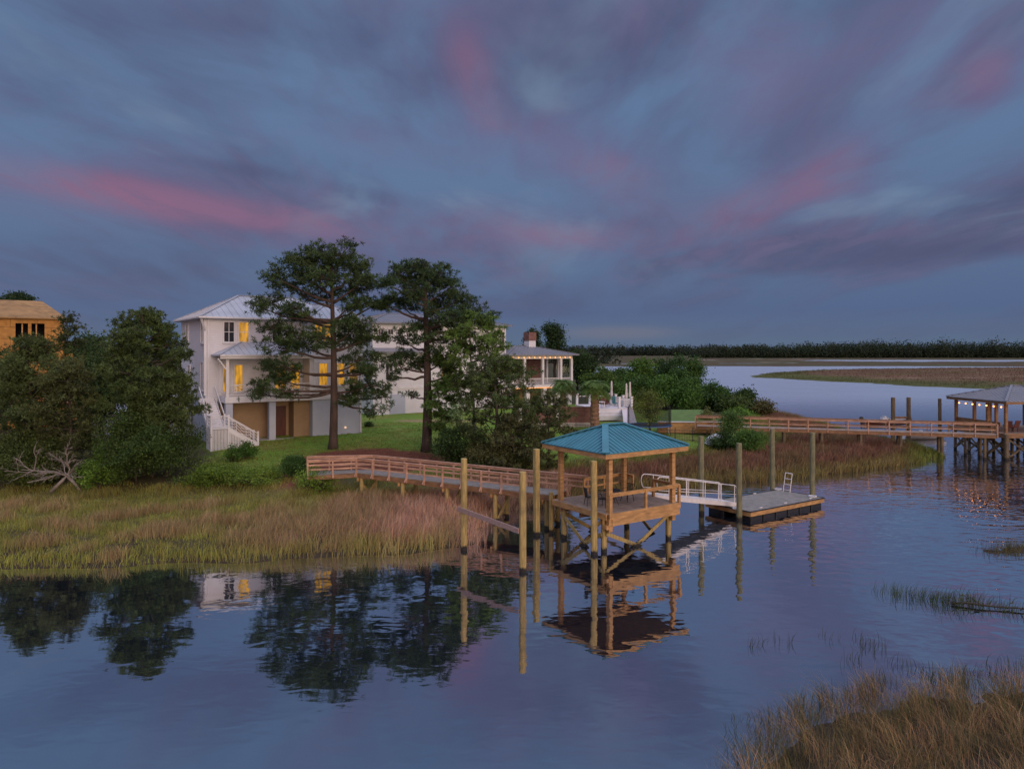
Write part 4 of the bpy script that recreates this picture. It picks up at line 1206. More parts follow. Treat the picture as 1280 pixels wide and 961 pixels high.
def pile_mb(x, y, z0, z1, r, n=14):
    m = MB()
    m.tube([(x, y, z0), (x, y, (z0 + z1) / 2), (x, y, z1 - .03), (x, y, z1)], [r * 1.03, r, r * .97, r * .90], n)
    return m

# ---- the teal roofed pavilion
pav = thing('dock_pavilion', 'open dock pavilion with teal standing seam hip roof on timber posts over the water', 'pavilion', PO, PA)
rp, rr, rc = MB(), MB(), MB()
hip_roof(rp, rr, 0, 5.9, 0, 5.3, 5.02, 6.08, .05, run=2.3, ribs=.28, cap=rc, capw=.34)
roof = rp.build('roof', MAT['teal'], pav)
rr.build('standing_seam', MAT['teal'], roof)
rc.build('ridge_cap', MAT['teal'], roof)
m = MB()
m.box(.03, 5.87, .03, .08, 4.73, 4.965); m.box(.03, 5.87, 5.22, 5.27, 4.73, 4.965); m.box(.03, .08, .083, 5.217, 4.73, 4.965); m.box(5.82, 5.87, .083, 5.217, 4.73, 4.965)
m.build('eave_board', MAT['wood'], pav)
m = MB()
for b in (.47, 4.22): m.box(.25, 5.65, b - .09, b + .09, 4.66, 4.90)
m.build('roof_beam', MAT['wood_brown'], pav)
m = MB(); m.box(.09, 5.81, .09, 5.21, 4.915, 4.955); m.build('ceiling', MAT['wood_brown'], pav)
for a, b in ((.56, .36), (5.1, .45), (.5, 4.2), (5.1, 4.2)):
    m = MB(); lo = 1.05 if b < 1 else 1.99
    m.box(a - .12, a + .12, b - .12, b + .12, lo, 4.655); m.build('post', MAT['wood'], pav, bevel=.012)
for a, b in ((.52, .72), (5.08, .72), (.52, 3.95), (5.08, 3.95), (2.8, 4.05)):
    pile_mb(a, b, -1.0, 1.72, .15).build('pile', MAT['pile'], pav, smooth=False)
m = MB(); nb = 37
for i in range(nb):
    a0 = .25 + i * 5.15 / nb
    m.box(a0, a0 + 5.15 / nb - .012, .24, 4.62, 1.955, 1.99)
m.build('deck', MAT['deck'], pav)
m = MB()
m.box(.56, 5.45, .19, .235, 1.68, 1.985); m.box(.62, 5.40, .195, .235, 1.36, 1.674)
m.box(.205, .247, .19, 4.62, 1.70, 1.985); m.box(5.403, 5.445, .24, 4.66, 1.68, 1.985); m.box(.25, 5.40, 4.625, 4.667, 1.68, 1.985)
m.build('rim_board', MAT['wood'], pav)
m = MB()
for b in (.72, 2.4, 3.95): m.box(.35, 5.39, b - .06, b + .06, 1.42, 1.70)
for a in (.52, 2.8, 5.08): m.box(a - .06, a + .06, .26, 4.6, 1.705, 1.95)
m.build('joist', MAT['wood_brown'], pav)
for p, q in (((5.1, .56, 1.45), (.5, .56, -1.15)), ((.5, .52, .95), (5.1, .52, -1.0)), ((.36, 4.0, 1.40), (.36, .6, -.8)), ((.32, .7, .9), (.32, 4.0, -1.0)), ((.5, 4.2, 1.4), (5.1, 4.2, -1.2)), ((5.1, 4.24, 1.4), (.5, 4.24, -1.2)), ((5.25, 4.0, 1.35), (5.25, .7, -.9))):
    MB().beam(p, q, .045, .19).build('brace', MAT['pile'], pav)
MB().beam((.3, .42, 1.30), (.72, .42, 1.30), .3, .2).build('beam_end', MAT['wood'], pav)
# railings of the pavilion
def rail_run(pts, zs, parent, post_w=.09, spacing=1.6, wood='wood', foot=0, side=None, name_h='handrail', mids=(.36, .66), z_of=None, ends=True, top=.96):
    """posts each a part; one handrail (cap) and one lower_rail mesh along the polyline"""
    cap, mid = MB(), MB()
    zo = z_of or (lambda p: p[2])
    for p, q in zip(pts[:-1], pts[1:]):
        p, q = Vector(p), Vector(q)
        cap.beam(p + Vector((0, 0, top)), q + Vector((0, 0, top)), .15, .045)
        cap.beam(p + Vector((0, 0, top - .10)), q + Vector((0, 0, top - .10)), .045, .12)
        for h in mids: mid.beam(p + Vector((0, 0, h)), q + Vector((0, 0, h)), .04, .09)
        L = (q - p).length; n = max(1, round(L / spacing))
        d = (q - p).normalized(); nrm = Vector((d.y, -d.x, 0)) * (side or 0)
        for i in range(n + 1):
            if i == n and not (ends and q == Vector(pts[-1])): continue
            c = p.lerp(q, i / n) + nrm * .068
            m = MB(); m.beam(c + Vector((0, 0, -.28)), c + Vector((0, 0, top - .025)), post_w, post_w, up=d)
            if foot: m.beam(c + Vector((0, 0, .05)), c + nrm * foot + Vector((0, 0, -.22)), .06, .06, up=d)
            m.build('rail_post', MAT[wood], parent)
    cap.build(name_h, MAT[wood], parent)
    if mids: mid.build('lower_rail', MAT[wood], parent)
def rel(pts): return pts
rail_run([(.5, .26, 1.99), (5.4, .26, 1.99), (5.4, 2.15, 1.99)], 0, pav, mids=(), spacing=2.3, post_w=.13)
rail_run([(2.45, 4.58, 1.99), (5.38, 4.58, 1.99), (5.38, 3.75, 1.99)], 0, pav, mids=(.45,), spacing=1.5)

# ---- furniture on the pavilion deck
def bistro_chair(label, a, b, rot):
    x, y, z = pv(a, b, 1.992)
    t = thing('patio_chair', label, 'chair', (x, y, z), PA + rot, 'patio furniture on the pavilion')
    m = MB(); m.box(-.23, .23, -.22, .22, .42, .45); m.build('seat', MAT['black'], t)
    for sx in (-1, 1):
        for sy in (-1, 1):
            MB().tube([(sx * .20, sy * .19, .42), (sx * .25, sy * .25, 0)], .018, 6).build('leg', MAT['black'], t)
    m = MB()
    m.tube([(-.22, .2, .43), (-.24, .27, .92), (.24, .27, .92), (.22, .2, .43)], .018, 6)
    for i in range(1, 8): m.tube([(-.22 + .055 * i, .2, .45), (-.23 + .0575 * i, .27, .91)], .012, 5)
    m.build('backrest', MAT['black'], t)
    for s in (-1, 1): MB().tube([(s * .24, .24, .68), (s * .26, -.12, .66), (s * .24, -.2, .44)], .016, 6).build('armrest', MAT['black'], t)
bistro_chair('black metal patio chair just behind the near corner post of the pavilion', 1.25, 1.55, 1.9)
bistro_chair('black metal patio chair left of the table, under the pavilion', .95, 2.3, 1.2)
bistro_chair('black metal patio chair by the gangway end of the pavilion table', 3.3, 2.0, -1.5)
x, y, z = pv(2.15, 1.95, 1.992)
t = thing('patio_table', 'round black metal patio table between the chairs under the pavilion', 'table', (x, y, z), PA, 'patio furniture on the pavilion')
MB().lathe([(.0, .70), (.48, .70), (.49, .715), (.48, .73), (0, .73)], 20).build('tabletop', MAT['black'], t)
for k in range(4):
    w = k * math.pi / 2 + .4
    MB().tube([(.36 * math.cos(w), .36 * math.sin(w), .70), (.2 * math.cos(w), .2 * math.sin(w), .4), (.38 * math.cos(w), .38 * math.sin(w), 0)], .018, 6).build('leg', MAT['black'], t)
m = MB(); m.tube([(.24 * math.cos(k * .524), .24 * math.sin(k * .524), .3) for k in range(13)], .012, 5); m.build('leg_ring', MAT['black'], t)

# ---- boardwalk from the shore
BK = Vector((-10.3, 47.9, 0)); Bw = Vector((.857, -.514, 0)); Bn = Vector((.514, .857, 0)); BL = 14.75
bw = thing('boardwalk', 'raised timber boardwalk with pinkish railings from the shore to the teal pavilion', 'boardwalk', BK)
m = MB()
for i in range(98):
    p = Bw * (i * BL / 98)
    q = p + Bn * 1.55
    m.beam(p + Bw * .07 + Vector((0, 0, 1.972)), q + Bw * .07 + Vector((0, 0, 1.972)), BL / 98 - .012, .036)
nA, nB = Vector((0, 0, 1.972)), Vector((-3.0, -1.0, 1.94)); fA, fB = Bn * 1.55 + Vector((0, 0, 1.972)), Vector((-3.55, .75, 1.94))
for i in range(22):
    t = (i + .5) / 22
    a, b = nA.lerp(nB, t), fA.lerp(fB, t)
    m.beam(a, b, .132, .036)
m.build('deck', MAT['deck_grey'], bw)
m = MB()
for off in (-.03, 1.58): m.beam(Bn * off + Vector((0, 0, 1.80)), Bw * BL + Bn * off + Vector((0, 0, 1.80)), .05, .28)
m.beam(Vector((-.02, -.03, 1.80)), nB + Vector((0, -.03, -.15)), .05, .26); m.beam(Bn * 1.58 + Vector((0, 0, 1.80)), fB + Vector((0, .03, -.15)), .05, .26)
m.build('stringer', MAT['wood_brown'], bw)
rail_run([nB + Vector((0, -.02, .05)), Vector((0, -.02, 1.99)), Bw * (BL - 2.0) + Vector((0, 0, 1.99))], 0, bw, spacing=1.35, wood='wood_rail', foot=.2, side=1, mids=(.33, .63))
rail_run([fB + Vector((0, .02, .05)), Bn * 1.55 + Vector((0, 0, 1.99)), Bw * (BL + 1.35) + Bn * 1.55 + Vector((0, 0, 1.99))], 0, bw, spacing=1.35, wood='wood_rail', side=-1, mids=(.33, .63))
for tt in (.3, 3.8, 7.3, 10.8, 14.25):
    for off in (.1, 1.45):
        p = Bw * tt + Bn * off
        pile_mb(p.x, p.y, -.8, 1.66, .13, 12).build('pile', MAT['pile'], bw)
    p = Bw * tt
    MB().beam(p - Bn * .15 + Vector((0, 0, 1.55)) - Bw * .17, p + Bn * 1.7 + Vector((0, 0, 1.55)) - Bw * .17, .05, .22).build('cap_beam', MAT['wood'], bw)
    MB().beam(p + Bn * .1 - Bw * .16 + Vector((0, 0, 1.35)), p + Bn * 1.5 - Bw * .16 + Vector((0, 0, .15)), .04, .16).build('brace', MAT['pile'], bw)
    MB().beam(p + Bn * 1.45 + Bw * .16 + Vector((0, 0, 1.35)), p + Bn * .1 + Bw * .16 + Vector((0, 0, .15)), .04, .16).build('brace', MAT['pile'], bw)

# ---- free standing piles in front
def W3(px, py): return W(px, py, 0)
x1, y1, _ = W(580, 687); x2, y2, _ = W(653.5, 714)
fr = thing('mooring_piling', 'pair of tall round piles joined by a weathered plank left of the pavilion', 'mooring posts', (x1, y1, 0))
pile_mb(0, 0, -1, 4.62, .165).build('pile', MAT['pile'], fr)
pile_mb(x2 - x1, y2 - y1, -1, 4.55, .165).build('pile', MAT['pile'], fr)
d = Vector((x2 - x1, y2 - y1, 0)); n_ = Vector((d.y, -d.x, 0)).normalized() * .19
if n_.y > 0: n_ = -n_
MB().beam(Vector((0, 0, 2.06)) - d * .07 + n_, Vector((0, 0, 1.86)) + d * .985 + n_, .05, .24).build('plank', MAT['plank'], fr)
def lone_pile(label, x, y, top, r=.15, mat='pile', base=-1, square=False):
    t = thing('mooring_pile', label, 'pile', (x, y, 0), PA, 'mooring piles')
    t.rotation_euler = (random.uniform(-.007, .007), random.uniform(-.007, .007), PA)
    if square: MB().box(-r, r, -r, r, base, top).build('pile_shaft', MAT[mat], t, bevel=.02)
    else: pile_mb(0, 0, base, top, r).build('pile_shaft', MAT[mat], t)
    return t
x, y, _ = W(671, 669); lone_pile('square timber pile at the left corner of the teal roof', x, y, 4.72, .14, square=True)
x, y, _ = pv(-.17, .66); lone_pile('round pile standing close in front of the near corner of the teal pavilion', x, y, 4.62, .165)
x, y, _ = W(689, 666); lone_pile('short pile at the water end of the boardwalk', x, y, 2.25, .13)

# ---- gangway down to the float
gw = thing('gangway', 'white aluminium gangway sloping from the pavilion to the floating dock', 'gangway', PO, PA)
ga, gb, gz0, gz1 = 5.35, 12.9, 2.03, .68
gs = (gz1 - gz0) / (gb - ga)
gzf = lambda a: gz0 + gs * (a - ga)
m = MB()
for i in range(60):
    a = ga + (gb - ga) * (i + .5) / 60
    m.beam((a, 2.38, gzf(a)), (a, 3.52, gzf(a)), .115, .03)
m.build('deck', MAT['alu'], gw)
for b in (2.33, 3.57):
    MB().beam((ga, b, gzf(ga) - .08), (gb, b, gzf(gb) - .08), .07, .26).build('side_beam', MAT['alu'], gw)
    m = MB()
    a0, a1 = ga + .55, gb - .2
    p = lambda a, h: (a, b, gzf(a) + h)
    m.tube([p(a0 + .1, .30), p(a0, .45), p(a0 - .06, .72), p(a0, .95), p(a0 + .16, 1.06), p(a0 + .5, 1.08), p(a1 - .2, 1.08), p(a1 - .05, 1.02), p(a1, .85), p(a1, .05)], .03, 8)
    m.tube([p(a0 + .1, .30), p(a1, .55)], .022, 6)
    m.build('handrail', MAT['alu'], gw, smooth=True)
    for k in range(5):
        a = a0 + .9 + k * 1.42
        MB().tube([p(a, .0), p(a + .02, 1.07)], .024, 6).build('rail_post', MAT['alu'], gw)
        if k in (1, 3): MB().tube([p(a + .2, .0), p(a + .22, 1.07)], .024, 6).build('rail_post', MAT['alu'], gw)

# ---- floating dock
fd = thing('floating_dock', 'low grey floating dock with black floats at the foot of the gangway', 'dock', PO, PA)
m = MB(); n = 50
for i in range(n):
    a0 = 12.0 + i * 7.3 / n
    m.box(a0, a0 + 7.3 / n - .012, .78, 4.08, .535, .57)
m.build('deck', MAT['deck_grey'], fd)
m = MB(); m.box(11.97, 19.33, .72, .776, .28, .53); m.box(11.97, 19.33, 4.084, 4.14, .28, .53); m.box(11.94, 11.996, .72, 4.14, .28, .53); m.box(19.304, 19.36, .72, 4.14, .28, .53)
m.build('rim_board', MAT['wood'], fd)
m = MB(); m.box(11.93, 19.37, .69, .776, .533, .585); m.box(11.93, 19.37, 4.084, 4.17, .533, .585); m.box(11.91, 11.996, .779, 4.08, .533, .585); m.box(19.304, 19.39, .779, 4.08, .533, .585)
m.build('edge_strip', MAT['black'], fd)
for k in range(6):
    for b in (.8, 2.85):
        m = MB(); a0 = 12.1 + k * 1.2
        m.box(a0, a0 + 1.08, b, b + 1.2, -.25, .275); m.build('float', MAT['black'], fd, bevel=.05)
for a, b in ((11.87, 1.65), (19.2, 4.1), (18.95, 1.3)):
    m = MB(); m.lathe([(.2, .60), (.27, .60), (.27, .66), (.2, .66), (.2, .60)], 16, (a, b, 0)); m.build('pile_guide', MAT['white'], fd)
for a, b in ((13.2, .95), (15.6, .95), (18.2, .95), (16.5, 3.92)):
    m = MB(); m.box(a - .14, a + .14, b - .025, b + .025, .63, .665); m.box(a - .06, a - .03, b - .02, b + .02, .572, .628); m.box(a + .03, a + .06, b - .02, b + .02, .572, .628); m.build('cleat', MAT['alu'], fd)
for lab, a, b, top, mt in (('yellowish pile at the gangway foot, near front corner of the floating dock', 11.72, 1.35, 4.58, 'pile_grey'), ('pile behind the gangway foot at the left end of the floating dock', 11.15, 3.75, 4.80, 'pile_grey'), ('pile at the far back corner of the floating dock beside the ladder', 19.1, 4.42, 4.72, 'pile_grey'), ('grey-green pile at the right end of the floating dock', 19.62, 1.75, 4.68, 'pile_grey')):
    x, y, _ = pv(a, b); lone_pile(lab, x, y, top, .17, mt)
x, y, z = pv(18.95, 3.25, .585)
ld = thing('swim_ladder', 'aluminium swim ladder standing up at the end of the floating dock', 'ladder', (x, y, z), PA)
for s in (0, 1): MB().tube([(.0 + .02, -.26 + .52 * s, -.02), (.28, -.26 + .52 * s, 1.24)], .026, 8).build('side_rail', MAT['alu'], ld)
for k in range(4):
    t = .1 + k * .29
    MB().tube([(.02 + .26 * t, -.26, 1.26 * t), (.02 + .26 * t, .26, 1.26 * t)], .026, 6).build('rung', MAT['alu'], ld)
MB().tube([(.28, -.26, 1.24), (.28, .26, 1.24)], .026, 6).build('rung', MAT['alu'], ld)

# ================================================================== the neighbours' pier
Q0 = Vector((44.9, 66.6, 0)); Qw = Vector((19.0, 74.6, 0)) - Q0; QL = Qw.length; Qw.normalize(); Qn = Vector((.30, .954, 0))
b2 = thing('boardwalk', 'long timber walkway with post and rail sides crossing the marsh to the far boathouse', 'boardwalk', Q0)
m = MB()
for i in range(120):
    p = Qw * (i * QL / 120)
    m.beam(p + Vector((0, 0, 2.33)), p + Qn * 1.5 + Vector((0, 0, 2.33)), QL / 120 - .015, .04)
m.build('deck', MAT['deck'], b2)
m = MB()
for off in (-.03, 1.53): m.beam(Qn * off + Vector((0, 0, 2.15)), Qw * QL + Qn * off + Vector((0, 0, 2.15)), .06, .28)
m.build('stringer', MAT['wood_brown'], b2)
rail_run([Vector((0, 0, 2.35)), Qw * QL + Vector((0, 0, 2.35))], 0, b2, spacing=1.75, wood='wood_rail', side=-1, mids=(.42,), top=1.0)
rail_run([Qn * 1.5 + Qw * 0 + Vector((0, 0, 2.35)), Qw * QL + Qn * 1.5 + Vector((0, 0, 2.35))], 0, b2, spacing=1.75, wood='wood_brown', side=1, mids=(.42,), top=1.0)
for k in range(8):
    tt = 1.0 + k * 3.5
    for off in (.12, 1.4):
        p = Qw * tt + Qn * off
        zb = gz(Q0.x + p.x, Q0.y + p.y) - .3
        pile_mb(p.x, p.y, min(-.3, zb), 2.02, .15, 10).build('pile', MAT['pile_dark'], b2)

# lower landing beside the boathouse
bh = thing('boathouse', 'open boathouse with grey hip roof, dark timber posts and string lights at the right edge', 'boathouse', (45.7, 66.6, 0), R(4.5))
rp, rr, rc = MB(), MB(), MB()
hip_roof(rp, rr, 0, 8.6, 0, 8.2, 5.42, 6.72, .05, run=3.9, ribs=.42, cap=rc)
roof = rp.build('roof', MAT['greymetal'], bh); rr.build('standing_seam', MAT['greymetal'], roof); rc.build('ridge_cap', MAT['greymetal'], roof)
m = MB(); m.box(.04, 8.56, .04, .09, 5.14, 5.365); m.box(.04, 8.56, 8.11, 8.16, 5.14, 5.365); m.box(.04, .09, .093, 8.107, 5.14, 5.365); m.box(8.51, 8.56, .093, 8.107, 5.14, 5.365)
m.build('eave_board', MAT['wood_brown'], bh)
m = MB(); m.box(.1, 8.5, .1, 8.1, 5.31, 5.36); m.build('ceiling', MAT['wood_brown'], bh)
for a, b in ((.55, .7), (.55, 1.9), (.55, 3.0), (.55, 4.8), (.55, 7.4), (4.3, .7), (8.1, .7), (8.1, 4.2), (8.1, 7.5), (4.3, 7.5)):
    MB().box(a - .12, a + .12, b - .12, b + .12, 2.42, 5.30).build('post', MAT['wood_brown'], bh)
m = MB()
for i in range(56):
    a0 = .2 + i * 8.3 / 56
    m.box(a0, a0 + 8.3 / 56 - .012, .35, 7.9, 2.37, 2.41)
m.build('deck', MAT['deck'], bh)
m = MB(); m.box(.12, 8.55, .29, .345, 1.98, 2.40); m.box(.12, 8.55, 7.905, 7.96, 1.98, 2.40); m.box(.14, .195, .35, 7.9, 1.98, 2.40)
m.build('rim_board', MAT['wood_brown'], bh)
m = MB(); m.box(.6, 1.0, 2.4, 7.2, 2.415, 2.95); m.box(.62, .68, 1.5, 7.3, 2.955, 3.35); m.build('bench', MAT['wood_brown'], bh)
rail_run([(4.2, .5, 2.41), (8.3, .5, 2.41)], 0, bh, mids=(.42,), wood='wood_brown')
for a in (.6, 3.2, 5.8, 8.2):
    for b in (.6, 3.2, 5.6, 7.6):
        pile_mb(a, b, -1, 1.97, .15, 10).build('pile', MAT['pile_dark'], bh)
for b in (.45, 3.05, 7.75):
    for a0, a1 in ((.6, 3.2), (3.2, 5.8), (5.8, 8.2)):
        MB().beam((a0, b, 1.85), (a1, b, .1), .05, .18).build('brace', MAT['pile_dark'], bh)
        MB().beam((a1, b + .06, 1.85), (a0, b + .06, .1), .05, .18).build('brace', MAT['pile_dark'], bh)
for a in (.45,):
    for b0, b1 in ((.6, 3.2), (3.2, 5.6), (5.6, 7.6)):
        MB().beam((a, b0, 1.85), (a, b1, .1), .05, .18).build('brace', MAT['pile_dark'], bh)
        MB().beam((a - .06, b1, 1.85), (a - .06, b0, .1), .05, .18).build('brace', MAT['pile_dark'], bh)

def bhv(a, b, z):
    w = R(4.5)
    return (45.7 + a * math.cos(w) - b * math.sin(w), 66.6 + a * math.sin(w) + b * math.cos(w), z)
sl_ = thing('string_light', 'string of glowing warm bulbs hung along the boathouse eave', 'string lights', bhv(.3, .6, 5.02), R(4.5))
def string(parent, pts, bulb_mat, r, wire=.008):
    MB().tube(pts, wire, 5).build('wire', MAT['black'], parent)
    for p in pts[1:-1:2]:
        MB().lathe([(.0, -r * 1.9), (r * .7, -r * 1.6), (r, -r), (r * .7, -.2 * r), (.25 * r, .1 * r), (0, .1 * r)], 10, p).build('bulb', MAT[bulb_mat], parent, smooth=True)
pts = []
for i in range(15):
    b = -.1 + i * 6.6 / 14
    pts.append((0, b, -.02 if i % 2 == 0 else -.12))
string(sl_, pts, 'bulb', .065)
x, y, z = bhv(-.35, 8.6, 0); lone_pile('dark round pile at the back left corner of the grey boathouse roof', x, y, 5.15, .17, 'pile_dark')
x, y, z = bhv(.15, .15, 0); lone_pile('thick dark pile under the near corner of the boathouse deck', x, y, 2.36, .2, 'pile_dark')
x, y, z = bhv(-1.6, 3.2, 0); lone_pile('thin dark pile standing in the marsh edge beside the boathouse walkway', x, y, 2.0, .13, 'pile_dark')

# chairs and a rail frame on the boathouse deck, at the picture's edge
def deck_chair(label, a, b, rot):
    t = thing('deck_chair', label, 'chair', bhv(a, b, 2.412), rot, 'deck chairs in the boathouse')
    m = MB(); m.box(-.3, .3, -.3, .3, .38, .43); m.build('seat', MAT['redchair'], t)
    m = MB(); m.poly([(-.3, .28, .40), (.3, .28, .40), (.32, .52, 1.1), (-.32, .52, 1.1), (-.3, .33, .40), (.3, .33, .40), (.32, .57, 1.1), (-.32, .57, 1.1)], [(0, 1, 2, 3), (7, 6, 5, 4), (0, 4, 5, 1), (1, 5, 6, 2), (2, 6, 7, 3), (3, 7, 4, 0)]); m.build('backrest', MAT['redchair'], t)
    for sx in (-.27, .27):
        for sy in (-.26, .26): m = MB(); m.box(sx - .03, sx + .03, sy - .03, sy + .03, 0, .378); m.build('leg', MAT['redchair'], t)
    for s in (-1, 1): m = MB(); m.box(s * .36 - .06, s * .36 + .06, -.35, .3, .62, .66); m.build('armrest', MAT['redchair'], t)
deck_chair('red-brown deck chair just right of the boathouse corner post', 1.5, 1.6, 2.6)
deck_chair('red-brown deck chair at the right edge of the picture in the boathouse', 2.25, 1.9, 3.4)

# boat lift with a skiff behind the walkway
lf = thing('boat_lift', 'two tall piles of a boat lift with a cross beam behind the far walkway', 'boat lift', (41.6, 78.6, 0))
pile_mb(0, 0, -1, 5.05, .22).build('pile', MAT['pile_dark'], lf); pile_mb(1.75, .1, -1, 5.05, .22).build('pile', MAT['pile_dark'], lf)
MB().beam((-.2, 0, 2.85), (2.0, .1, 2.85), .18, .22).build('cross_beam', MAT['wood_brown'], lf)
MB().beam((-3.0, .5, 1.72), (3.0, .5, 1.72), .18, .16).build('cradle', MAT['pile_dark'], lf)
def boat(label, loc, rot, L, beam_, hull_mat, inner, motor=True, cat='boat'):
    t = thing('skiff', label, cat, loc, rot)
    st = []
    for i in range(9):
        s = i / 8
        w = beam_ / 2 * (1 - max(0, (s - .45) / .55) ** 2.2) * (.92 + .08 * min(1, s * 4)); w = max(w, .03)
        sheer = .62 + .22 * s * s; keel = .0 + .28 * max(0, (s - .6) / .4) ** 2
        st.append((s * L, w, sheer, keel))
    hb, inn = MB(), MB()
    vs, fs = [], []
    for (x, w, sh, k) in st:
        vs += [(x, -w, sh), (x, -w * .82, k + .22), (x, 0, k), (x, w * .82, k + .22), (x, w, sh)]
    for i in range(8):
        for j in range(4): a = i * 5 + j; fs.append((a, a + 1, a + 6, a + 5))
    fs.append((0, 1, 2, 3, 4))
    hb.poly(vs, fs)
    vs, fs = [], []
    for (x, w, sh, k) in st:
        vs += [(x, -w, sh), (x, -w * .86, sh + .02), (x, -w * .78, k + .30), (x, w * .78, k + .30), (x, w * .86, sh + .02), (x, w, sh)]
    for i in range(8):
        for j in range(5): a = i * 6 + j; fs.append((a + 1, a, a + 6, a + 7))
    inn.poly(vs, fs)
    hb.build('hull', MAT[hull_mat], t, smooth=True); inn.build('cockpit', MAT[inner], t)
    m = MB(); m.box(L * .38, L * .52, -.28, .28, .32, .95); m.box(L * .42, L * .45, -.25, .25, .955, 1.15); m.build('console', MAT[inner], t)
    if motor:
        o = MB(); o.lathe([(.0, .55), (.16, .56), (.22, .68), (.22, .92), (.15, 1.05), (0, 1.08)], 12, (-.22, 0, 0)); o.box(-.28, -.14, -.06, .06, -.25, .55)
        o.build('outboard_motor', MAT['black'], t)
    return t
boat('dark skiff raised on the boat lift with black outboard above the walkway rail', (38.6, 79.1, 1.85), R(2), 5.4, 1.9, 'boatred', 'boat')
boat('white boat lying low in the water under the far walkway', (44.6, 82.6, -.12), R(6), 5.6, 1.9, 'boat', 'boat', motor=False)
boat('pale boat on a lift under the boathouse at the right edge', bhv(2.0, -1.6, 1.5), R(8), 5.2, 2.0, 'boat', 'boat', motor=False)
# ================================================================== houses
def window(parent, face, u, v, z, w, h, pane='glass', cols=2, rows=2, name='window', frame_mat='white', fw=.09):
    """face: outward direction in the house's own axes: '-v' front, '-u' left side. (u, v, z): middle of the sill line on the wall face.
    The frame stands proud of the wall, the pane sits back inside it, the bars lie on the pane."""
    fr_, pn = MB(), MB()
    def bx(mb, a0, a1, d0, d1, z0, z1):
        if face == '-v': mb.box(u + a0, u + a1, v - d1, v - d0, z0, z1)
        else: mb.box(u - d1, u - d0, v + a0, v + a1, z0, z1)
    bx(fr_, -w / 2 - fw, w / 2 + fw, 0, .10, z - fw, z); bx(fr_, -w / 2 - fw, w / 2 + fw, 0, .10, z + h, z + h + fw * 1.3)
    bx(fr_, -w / 2 - fw, -w / 2, 0, .10, z, z + h); bx(fr_, w / 2, w / 2 + fw, 0, .10, z, z + h)
    bx(fr_, -w / 2 - fw * 1.6, w / 2 + fw * 1.6, 0, .15, z - fw * 1.7, z - fw - .002)
    for i in range(1, cols):
        a = -w / 2 + w * i / cols; bx(fr_, a - .025, a + .025, .022, .055, z, z + h)
    for i in range(1, rows):
        b = z + h * i / rows; bx(fr_, -w / 2, w / 2, .022, .06, b - .025, b + .025)
    bx(pn, -w / 2, w / 2, .004, .02, z, z + h)
    o = fr_.build(name, MAT[frame_mat], parent)
    pn.build('pane', MAT[pane], o)
    return o

# ---- house with the pale tin roof
K1 = 1.053
h1 = thing('white_house', 'white three-storey house with pale tin hip roof, lit yellow windows and outside stair', 'house', (-22.0, 66.1, 1.95), R(36), scale=K1)
m = MB()
m.box(-4.95, 3.6, 2.5, 12, 3.35, 10.6)
m.build('wall', MAT['siding'], h1)
m = MB(); m.box(3.603, 8.4, 0, 11.9, 3.35, 10.6); m.build('wing_wall', MAT['siding'], h1)
m = MB(); m.box(3.62, 8.38, .02, 11.85, -.4, 3.33); m.build('ground_floor_wall', MAT['bluegrey'], h1)
m = MB()
m.box(-4.9, -3.85, 2.55, 11.9, -.4, 3.33); m.build('side_wall', MAT['bluegrey'], h1)
m = MB(); m.box(-3.84, .25, 2.1, 2.5, -.3, 3.33); m.box(.25, .42, .75, 2.5, -.3, 3.33); m.box(.424, 3.58, 2.3, 2.52, -.3, 3.33); m.box(2.2, 2.36, .9, 2.295, -.3, 3.33); m.box(2.364, 3.615, .9, 1.02, -.3, 3.33)
m.build('undercroft_wall', MAT['tan'], h1)
m = MB(); m.box(.55, 1.95, 2.235, 2.294, .0, 2.75); m.build('door', MAT['doorred'], h1)
m = MB(); m.box(-3.9, 3.6, .05, 2.4, -.35, .02); m.build('patio_slab', MAT['concrete'], h1)
for u in (-3.6, 0.02):
    m = MB(); m.box(u - .28, u + .28, .0, .5, -.4, 3.3); m.build('pillar', MAT['bluegrey'], h1)
m = MB(); m.box(-3.95, 3.6, -.06, 2.49, 3.34, 3.86); m.build('porch_floor', MAT['white'], h1)
m = MB(); m.box(3.604, 8.45, -.05, .02, 3.36, 3.80); m.build('band_board', MAT['white'], h1)
for u in (-4.97, 3.63, 8.36):
    m = MB(); v = 2.5 if u < 0 else 0
    m.box(u - .09, u + .09, v - .05, v + .10, 3.9, 10.55)
    m.build('corner_board', MAT['white'], h1)
# porch roof and main roof
p_, r_, c_ = MB(), MB(), MB()
hip_roof(p_, r_, -5.5, 8.95, 1.9, 12.5, 10.67, 12.95, .16, run=4.6, ribs=.55, rw=.04, rh=.05, cap=c_)
rf_ = p_.build('roof', MAT['tinroof'], h1); r_.build('standing_seam', MAT['tinroof'], rf_); c_.build('ridge_cap', MAT['tinroof'], rf_)
p_, r_, c_ = MB(), MB(), MB()
hip_roof(p_, r_, 3.0, 9.0, -.55, 9.0, 10.672, 12.3, .15, run=3.2, ribs=.55, rw=.04, rh=.05, cap=c_, axis='v')
rf_ = p_.build('wing_roof', MAT['tinroof'], h1); r_.build('standing_seam', MAT['tinroof'], rf_); c_.build('ridge_cap', MAT['tinroof'], rf_)
p_, r_ = MB(), MB()
u0, u1, v0, v1, ze, zr = -4.5, 3.59, -.55, 2.49, 7.42, 8.55
